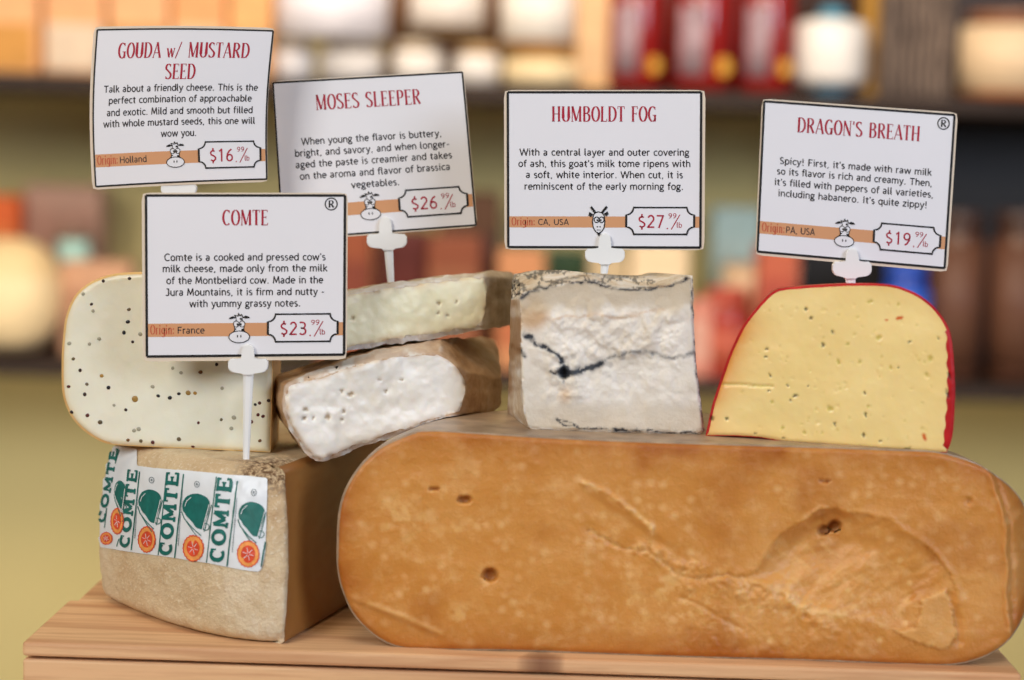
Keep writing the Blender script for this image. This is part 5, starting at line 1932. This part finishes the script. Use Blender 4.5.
for nm, z, th, lab in (('upper', UP_Z, .021, 'dark wood wall shelf carrying the jars and red bottles'), ('lower', LO_Z, .020, 'dark wood shelf below, carrying the bowl and amber canisters')):
    root = empty('wall_shelf', (0, SH_Y + .15, z - th))
    tag(root, lab, 'shelf', 'wall shelves')
    me = box_mesh('shelf_board', (-2.1, -.148, 0), (2.1, .169, th - .0005), .003)
    new_obj('shelf_board', me, M_DARKWOOD, root)
    for x in (-1.3, -.45, .45, 1.3):
        bm = bmesh.new()
        pr = [(.168, 0), (-.09, 0), (-.09, -.012), (.12, -.11), (.168, -.11)]
        a = [bm.verts.new((x - .012, p[0], p[1] - .0005)) for p in pr]; b = [bm.verts.new((x + .012, p[0], p[1] - .0005)) for p in pr]
        bm.faces.new(a); bm.faces.new(b[::-1])
        for i in range(5): bm.faces.new((a[i], b[i], b[(i + 1) % 5], a[(i + 1) % 5]))
        new_obj('bracket', bm_mesh('bracket', bm), M_DARKWOOD, root)


def place(px0, px1, pyt, z, y):
    """centre x, width and height of a thing standing at height z, depth y, seen between these columns"""
    d = y - CAM.y
    c = on_y((px0 + px1) / 2, pyt, y)
    s = (px1 - px0) / F * d / 0.9955
    return c.x, s, c.z - z


def carton(name, label, px0, px1, pyt, z, y, c1, c2, dep=.07, band=(.12, .5), group=None, cat='box', win=None):
    x, w, h = place(px0, px1, pyt, z, y - dep / 2)
    root = empty(name, (x, y, z + .0004)); tag(root, label, cat, group)
    bm = bmesh.new(); add_box(bm, (-w / 2, -dep / 2, 0), (w / 2, dep / 2, h), min(.004, w * .06))
    new_obj('carton', bm_mesh('carton', bm), plain('carton_' + '%02x%02x%02x' % c1, c1, .5, var=.08), root)
    bm = bmesh.new(); add_box(bm, (-w * .44, -dep / 2 - .0012, h * band[0]), (w * .44, -dep / 2 - .0002, h * band[1]), .0004)
    new_obj('front_label', bm_mesh('front_label', bm), plain('label_' + '%02x%02x%02x' % c2, c2, .5, var=.12, scale=60), root)
    return root


def jar(name, label, px0, px1, pyt, z, y, glass, paper, lid, group=None, cat='jar', lab=(.12, .72), lidh=.16):
    r0 = 0
    x, w, h = place(px0, px1, pyt, z, y)
    r = w / 2
    root = empty(name, (x, y, z + .0004)); tag(root, label, cat, group)
    hb = h * (1 - lidh)
    prof = [(0, 0), (r * .86, 0), (r * .97, h * .03), (r, h * .08), (r, hb * .84), (r * .94, hb * .93), (r * .8, hb * .985), (r * .8, hb)]
    new_obj('jar_body', lathe('jar_body', prof), plain('jar_' + '%02x%02x%02x' % glass, glass, .15, .5, var=.1), root)
    lp = [(r * .8, hb), (r * .86, hb), (r * .86, h * .99), (r * .82, h), (0, h)]
    new_obj('lid', lathe('lid', lp), plain('lid_' + '%02x%02x%02x' % lid, lid, .35, .5), root)
    e = r * 1.012
    new_obj('label_wrap', lathe('label_wrap', [(r, hb * lab[0]), (e, hb * lab[0]), (e, hb * lab[1]), (r, hb * lab[1])], 30, PI * 1.02, PI * 1.98),
            plain('paper_' + '%02x%02x%02x' % paper, paper, .5, var=.06, scale=50), root)
    return root


def bottle(name, label, px0, px1, pyt, z, y, col, paper, cap, group, side=0.0):
    x, w, h = place(px0, px1, pyt, z, y)
    r = w / 2
    root = empty(name, (x, y, z + .0004)); tag(root, label, 'bottle', group)
    prof = [(0, 0), (r * .9, 0), (r, h * .04), (r, h * .60), (r * .93, h * .69), (r * .62, h * .77), (r * .42, h * .83), (r * .40, h * .90), (0, h * .9)]
    new_obj('bottle_body', lathe('bottle_body', prof), plain('bottle_' + '%02x%02x%02x' % col, col, .12, .6, var=.15), root)
    new_obj('cap', lathe('cap', [(r * .40, h * .9), (r * .46, h * .9), (r * .46, h * .99), (r * .4, h), (0, h)]), plain('cap_' + '%02x%02x%02x' % cap, cap, .4), root)
    e = r * 1.015
    new_obj('label_wrap', lathe('label_wrap', [(r, h * .1), (e, h * .1), (e, h * .55), (r, h * .55)], 24, PI * (1.22 + side), PI * (1.50 + side)), plain('paper_' + '%02x%02x%02x' % paper, paper, .5, var=.2, scale=60), root)
    bm = bmesh.new(); bmesh.ops.create_cone(bm, segments=20, radius1=r * .3, radius2=r * .24, depth=.004, cap_ends=True)
    me = bm_mesh('seal', bm)
    o = new_obj('seal', me, plain('gold_foil', (236, 176, 60), .35, .5, metal=.2), root)
    o.matrix_basis = Matrix.Translation((r * .55, -r * .86, h * .16)) @ Matrix.Rotation(PI / 2, 4, 'X')
    return root


ZU, ZL = UP_Z, LO_Z
G1 = 'peach packets on the upper shelf'
for i, (a, b, c1, c2, lab) in enumerate(((-45, 38, (232, 172, 118), (206, 146, 64), 'peach packet with gold base, first on the upper shelf'), (44, 104, (228, 168, 116), (222, 200, 174), 'peach packet with pale label, second on the upper shelf'),
                                          (109, 168, (232, 174, 122), (196, 144, 84), 'peach packet with tan label behind the bowed card'), (172, 226, (226, 160, 102), (226, 188, 146), 'peach packet with cream label, fourth from the shelf end'),
                                          (230, 272, (232, 172, 108), (220, 160, 96), 'narrow peach packet beside the white tub'))):
    carton('food_packet', lab, a, b, -40, ZU, SH_Y + .06, c1, c2, .08, (.04, .44), G1, 'packet')
# white jars two rows high
JW = 'white labelled jars on the upper shelf'
for a, b, t, gl, pp, ld, lab in ((272, 314, 42, (206, 180, 150), (238, 236, 238), (216, 206, 196), 'small white jar under the wide white tub, beside the peach packets'),
                                 (322, 382, 42, (150, 116, 84), (236, 232, 228), (214, 204, 190), 'white jar under the wide tub, next to the dark gap'),
                                 (394, 444, 42, (164, 124, 80), (238, 232, 224), (220, 206, 182), 'white jar behind the tilted 26.99 card corner'),
                                 (455, 500, 46, (176, 132, 84), (240, 234, 226), (214, 180, 130), 'white jar with tan lid above the gap between two cards'),
                                 (505, 580, 54, (236, 196, 128), (244, 222, 176), (196, 150, 92), 'squat cream jar under the tall white-labelled jar')):
    jar('jar', lab, a, b, t, ZU, SH_Y + .07, gl, pp, ld, JW, lab=(.05, .9))
zj = lambda t: on_y(420, t, SH_Y + .07).z


def on_top(px, t): return on_y(px, t, SH_Y + .07).z + .0006


x = jar('tub', 'wide white tub stacked on two small jars', 277, 388, -30, on_top(330, 41) + .001, SH_Y + .07, (228, 228, 236), (240, 238, 246), (90, 110, 140), None, 'tub', (.02, .95), .1)
jar('jar', 'white jar with dark base stacked above the tilted 26.99 card', 412, 484, -30, on_top(440, 41) + .003, SH_Y + .07, (110, 84, 50), (242, 232, 222), (120, 90, 60), JW, lab=(.18, .95))
jar('jar', 'tall jar with large white label, stacked beside the beige carton', 503, 577, -38, on_top(542, 53) + .001, SH_Y + .07, (170, 120, 60), (244, 238, 228), (190, 150, 100), JW, lab=(.12, .92))
carton('carton_box', 'tall plain beige carton beside the first red bottle', 578, 612, -30, ZU, SH_Y + .10, (236, 186, 126), (232, 190, 140), .09, (.1, .8), None, 'carton')
RB = 'red bottles on the upper shelf'
for a, b, cap, lab in ((612, 668, (120, 120, 126), 'red bottle next to the beige carton'), (675, 738, (130, 120, 110), 'red bottle standing between two other red bottles'), (743, 798, (128, 126, 132), 'red bottle next to the white canister')):
    bottle('red_bottle', lab, a, b, -62, ZU, SH_Y + .06, (150, 26, 22), (176, 150, 158), cap, RB)
for a, b, c, lab in ((606, 884, (66, 34, 24), 'long dark brown carton behind the red bottles'), (388, 504, (120, 80, 48), 'brown carton behind the white labelled jars'), (958, 1070, (58, 42, 34), 'dark carton behind the round biscuit jar')):
    carton('carton_box', lab, a, b, -46, ZU, SH_Y + .285, c, tuple(int(v * .85) for v in c), .05, (.1, .5), None, 'carton')
# white canister with blue lid and base
cx, cw, chh = place(797, 868, 8, ZU, SH_Y + .06)
root = empty('canister', (cx, SH_Y + .06, ZU + .0004)); tag(root, 'rounded white canister with blue cap and foot', 'canister')
r = cw / 2
new_obj('canister_body', lathe('canister_body', [(r * .5, chh * .10), (r * .88, chh * .11), (r, chh * .2), (r, chh * .74), (r * .94, chh * .82), (r * .6, chh * .86), (0, chh * .86)]), plain('canister_white', (244, 240, 234), .3), root)
new_obj('cap', lathe('cap', [(0, chh * .855), (r * .38, chh * .86), (r * .38, chh * .97), (r * .3, chh), (0, chh)]), plain('canister_blue', (70, 150, 180), .3), root)
new_obj('foot', lathe('foot', [(0, 0), (r * .5, 0), (r * .52, chh * .11), (0, chh * .11)]), plain('canister_blue', (70, 150, 180), .3), root)
carton('gold_tin', 'narrow gold tin between white canister and grey basket', 868, 884, -30, ZU, SH_Y + .09, (190, 140, 50), (150, 110, 50), .05, (.1, .4), None, 'tin')
# woven grey-brown basket
bx, bw, bh = place(886, 958, -25, ZU, SH_Y + .03)
root = empty('basket', (bx, SH_Y + .13, ZU + .0004)); tag(root, 'grey-brown woven basket beside the gold tin', 'basket')
def m_weave():
    t = NT('woven_cane')
    v = t.coord((1, 1, 1))
    w = t.n('ShaderNodeTexWave'); w.inputs['Scale'].default_value = 28; w.inputs['Distortion'].default_value = 6; w.inputs['Detail'].default_value = 3
    t.l(v, w.inputs['Vector'])
    n = t.noise(v, 28, 3)
    c = t.ramp(t.math('MULTIPLY', w.outputs['Fac'], n), [(.15, lin((62, 50, 44))), (.55, lin((142, 122, 106)))])
    t.bump(w.outputs['Fac'], .5, .004)
    return t.fin(c, .8)
M_WEAVE = m_weave()
bm = bmesh.new()
th = .006
add_box(bm, (-bw / 2, -.09, 0), (bw / 2, .09, .008), .002)
new_obj('basket_base', bm_mesh('basket_base', bm), M_WEAVE, root)
for lo, hi in (((-bw / 2, -.09, .008), (bw / 2, -.084, bh)), ((-bw / 2, .084, .008), (bw / 2, .09, bh)), ((-bw / 2, -.084, .008), (-bw / 2 + th, .084, bh)), ((bw / 2 - th, -.084, .008), (bw / 2, .084, bh))):
    new_obj('woven_side', box_mesh('woven_side', lo, hi, .001), M_WEAVE, root)
new_obj('rim', box_mesh('rim', (-bw / 2 - .003, -.094, bh), (bw / 2 + .003, -.08, bh + .012), .004), M_WEAVE, root)
# round cream and brown tin of biscuits
jar('biscuit_jar', 'round cream jar of orange-brown biscuits at the basket end', 962, 1064, 14, ZU, SH_Y + .05, (186, 112, 66), (234, 206, 168), (150, 100, 70), None, 'jar', (.1, .95), .12)

# ---- lower shelf
def bowl(name, label, px0, px1, pyt, z, y, col, cat='bowl'):
    x, w, h = place(px0, px1, pyt, z, y)
    r = w / 2
    root = empty(name, (x, y, z + .0004)); tag(root, label, cat)
    prof = [(0, 0), (r * .45, 0), (r * .5, h * .06), (r * .8, h * .35), (r * .97, h * .75), (r, h), (r * .95, h), (r * .9, h * .75), (r * .7, h * .4), (0, h * .18)]
    new_obj('bowl_body', lathe('bowl_body', prof), plain('bowl_' + '%02x%02x%02x' % col, col, .3), root)
    rim = [(r * .94, h), (r * 1.01, h), (r * 1.02, h * 1.03), (r * .95, h * 1.03)]
    new_obj('bowl_rim', lathe('bowl_rim', rim), plain('bowl_' + '%02x%02x%02x' % col, col, .3), root)
    return root


def loaf(name, label, px0, px1, pyt, z, y, col, top, cat='bread'):
    x, w, h = place(px0, px1, pyt, z, y)
    root = empty(name, (x, y, z + .0004)); tag(root, label, cat)
    def blob(zs0, zs1, k):
        bm = bmesh.new(); bmesh.ops.create_uvsphere(bm, u_segments=28, v_segments=16, radius=1)
        for v in bm.verts:
            v.co = Vector((math.copysign(abs(v.co.x) ** .8, v.co.x) * w / 2 * k, v.co.y * .07 * k, max(-0.92, v.co.z) * (zs1 - zs0) / 2 + (zs0 + zs1) / 2))
            if v.co.z < zs0 + .001: v.co.z = zs0
        return bm
    new_obj('crumb', bm_mesh('crumb', blob(0.0, h, 1), True), plain('loaf_' + '%02x%02x%02x' % col, col, .6), root)
    bm = bmesh.new(); bmesh.ops.create_uvsphere(bm, u_segments=28, v_segments=16, radius=1)
    bmesh.ops.delete(bm, geom=[v for v in bm.verts if v.co.z < .35], context='VERTS')
    for v in bm.verts: v.co = Vector((math.copysign(abs(v.co.x) ** .8, v.co.x) * w / 2 * 1.01, v.co.y * .071, v.co.z * h / 2 * 1.01 + h / 2))
    new_obj('crust', bm_mesh('crust', bm, True), plain('crust_' + '%02x%02x%02x' % top, top, .5), root)
    return root


loaf('round_loaf', 'round pale cream loaf beside the mustard-seed wedge', -40, 62, 238, ZL, SH_Y + .07, (250, 226, 178), (244, 214, 160))
carton('orange_box', 'bright orange box behind the pale loaf', -40, 18, 196, ZL, SH_Y + .20, (236, 108, 44), (240, 130, 60), .06, (.3, .8))
carton('pink_carton', 'dusty pink carton behind the pale loaf', 24, 100, 186, ZL, SH_Y + .235, (190, 150, 130), (180, 136, 116), .07, (.3, .85), None, 'carton')
jar('turquoise_jar', 'small jar with pale turquoise label before the pink carton', 58, 90, 228, ZL, SH_Y + .16, (170, 140, 120), (170, 214, 204), (150, 120, 100), None, 'jar', (.62, .98), .08)
carton('brown_carton', 'pinkish brown carton behind the mustard-seed wedge', 60, 130, 262, ZL, SH_Y + .10, (206, 158, 124), (190, 140, 110), .05, (.2, .7), None, 'carton')
LB = 'packets on the lower shelf'
for a, b, t, y, c1, c2, lab in ((320, 372, 226, .06, (146, 74, 42), (126, 58, 38), 'rust orange packet behind the tilted card spike'), (376, 428, 232, .14, (98, 38, 34), (110, 46, 40), 'dark red packet behind the flat creamy wedge'),
                                (428, 482, 236, .06, (136, 72, 44), (150, 92, 60), 'orange packet behind the flat creamy wedge'), (440, 500, 192, .22, (110, 72, 44), (90, 50, 40), 'dark brown carton at the back of the lower shelf'),
                                (498, 545, 250, .05, (206, 142, 96), (190, 110, 70), 'pale orange packet behind the ash-veined block'), (548, 588, 252, .13, (44, 72, 46), (60, 110, 120), 'dark green carton behind the ash-veined block'),
                                (590, 628, 256, .06, (200, 178, 140), (220, 200, 160), 'tan packet behind the goat card spike'), (632, 690, 244, .05, (240, 214, 174), (246, 226, 190), 'cream packet beside the cyan box'),
                                (690, 716, 300, .04, (214, 140, 120), (224, 170, 150), 'small pink packet before the cyan box'), (760, 800, 246, .05, (196, 100, 70), (180, 80, 60), 'orange red packet behind the red-waxed wedge')):
    carton('food_packet', lab, a, b, t, ZL, SH_Y + y, c1, c2, .06, (.2, .75), LB, 'packet')
carton('cyan_box', 'pale cyan box standing between the two white cards', 714, 764, 208, ZL, SH_Y + .23, (176, 206, 206), (190, 216, 214), .07, (.2, .8))
jar('red_jar', 'red lidded jar beside the red-waxed wedge', 704, 752, 288, ZL, SH_Y + .03, (170, 56, 44), (190, 90, 66), (190, 76, 54), None, 'jar', (.2, .7), .2)
bowl('cream_bowl', 'cream bowl behind the red-waxed wedge', 722, 800, 268, ZL, SH_Y + .12, (240, 208, 172))
jar('blue_jar', 'deep blue jar behind the red-waxed wedge', 884, 930, 262, ZL, SH_Y + .06, (40, 80, 190), (60, 110, 220), (50, 90, 200), None, 'jar', (.1, .9))
AC = 'amber canisters on the lower shelf'
for a, b, lab in ((934, 987, 'amber brown canister next to the red-waxed wedge'), (993, 1052, 'amber brown canister furthest along the shelf from the wedges')):
    jar('amber_canister', lab, a, b, 212, ZL, SH_Y + .07, (96, 62, 46), (104, 68, 50), (70, 48, 40), AC, 'canister', (.1, .92), .12)
carton('black_box', 'tall black box behind the amber canisters', 800, 1064, 118, ZL, SH_Y + .262, (26, 23, 22), (32, 28, 26), .05, (.2, .9))

# table below the crate
root = empty('display_table', (0, .12, -0.95)); tag(root, 'wooden table carrying the pine crate', 'table')
new_obj('table_top', box_mesh('table_top', (-.6, -.35, .755), (.6, .35, .7895), .004), M_CRATE, root)
for sx in (-1, 1):
    for sy in (-1, 1):
        new_obj('leg', box_mesh('leg', (sx * .55 - .03, sy * .3 - .03, 0), (sx * .55 + .03, sy * .3 + .03, .7548), .004), M_CRATE, root)

# ------------------------------------------------------------------ light
w = bpy.data.worlds.new('world'); SC.world = w; w.use_nodes = True
w.node_tree.nodes['Background'].inputs[0].default_value = lin((236, 232, 232))
w.node_tree.nodes['Background'].inputs[1].default_value = 0.15


def area(name, loc, target, size, power, rgb, sy=None):
    l = bpy.data.lights.new(name, 'AREA')
    l.shape = 'RECTANGLE'; l.size = size; l.size_y = sy or size
    l.energy = power; l.color = lin(rgb)[:3]
    o = bpy.data.objects.new(name, l); COL.objects.link(o)
    o.location = loc
    o.rotation_euler = (Vector(target) - Vector(loc)).to_track_quat('-Z', 'Y').to_euler()
    return o


area('window_light', (-1.35, -1.9, 1.3), (0.05, 0, .1), 1.1, 45, (250, 246, 240), 1.0)
area('door_light', (1.7, -1.7, .9), (0.1, 0, .1), 1.0, 36, (216, 230, 255), 1.0)
area('ceiling_lamp', (-.3, -.5, 1.8), (0.0, 0.05, 0), .5, 7, (255, 226, 190))
area('shelf_lamp', (-.15, .75, 1.35), (-.15, 1.7, .42), 1.8, 15, (255, 236, 214), .2)
area('added_counter_fill', (-.3, .7, .7), (-.3, 1.9, -.2), 2.2, 7.5, (255, 230, 196), .3)  # added fill that lifts the lower shelf goods and the wall
area('added_low_fill', (-.3, .95, -.6), (-.3, 1.9, -.25), 2.6, 6, (255, 236, 206), .3)  # added fill below view, brightens the wall under the lower shelf


SC.view_settings.view_transform = 'Standard'
SC.view_settings.look = 'None'
SC.view_settings.exposure = 0.0
SC.view_settings.gamma = 1.0
SC.view_settings.use_curve_mapping = False
SC.cycles.use_denoising = True
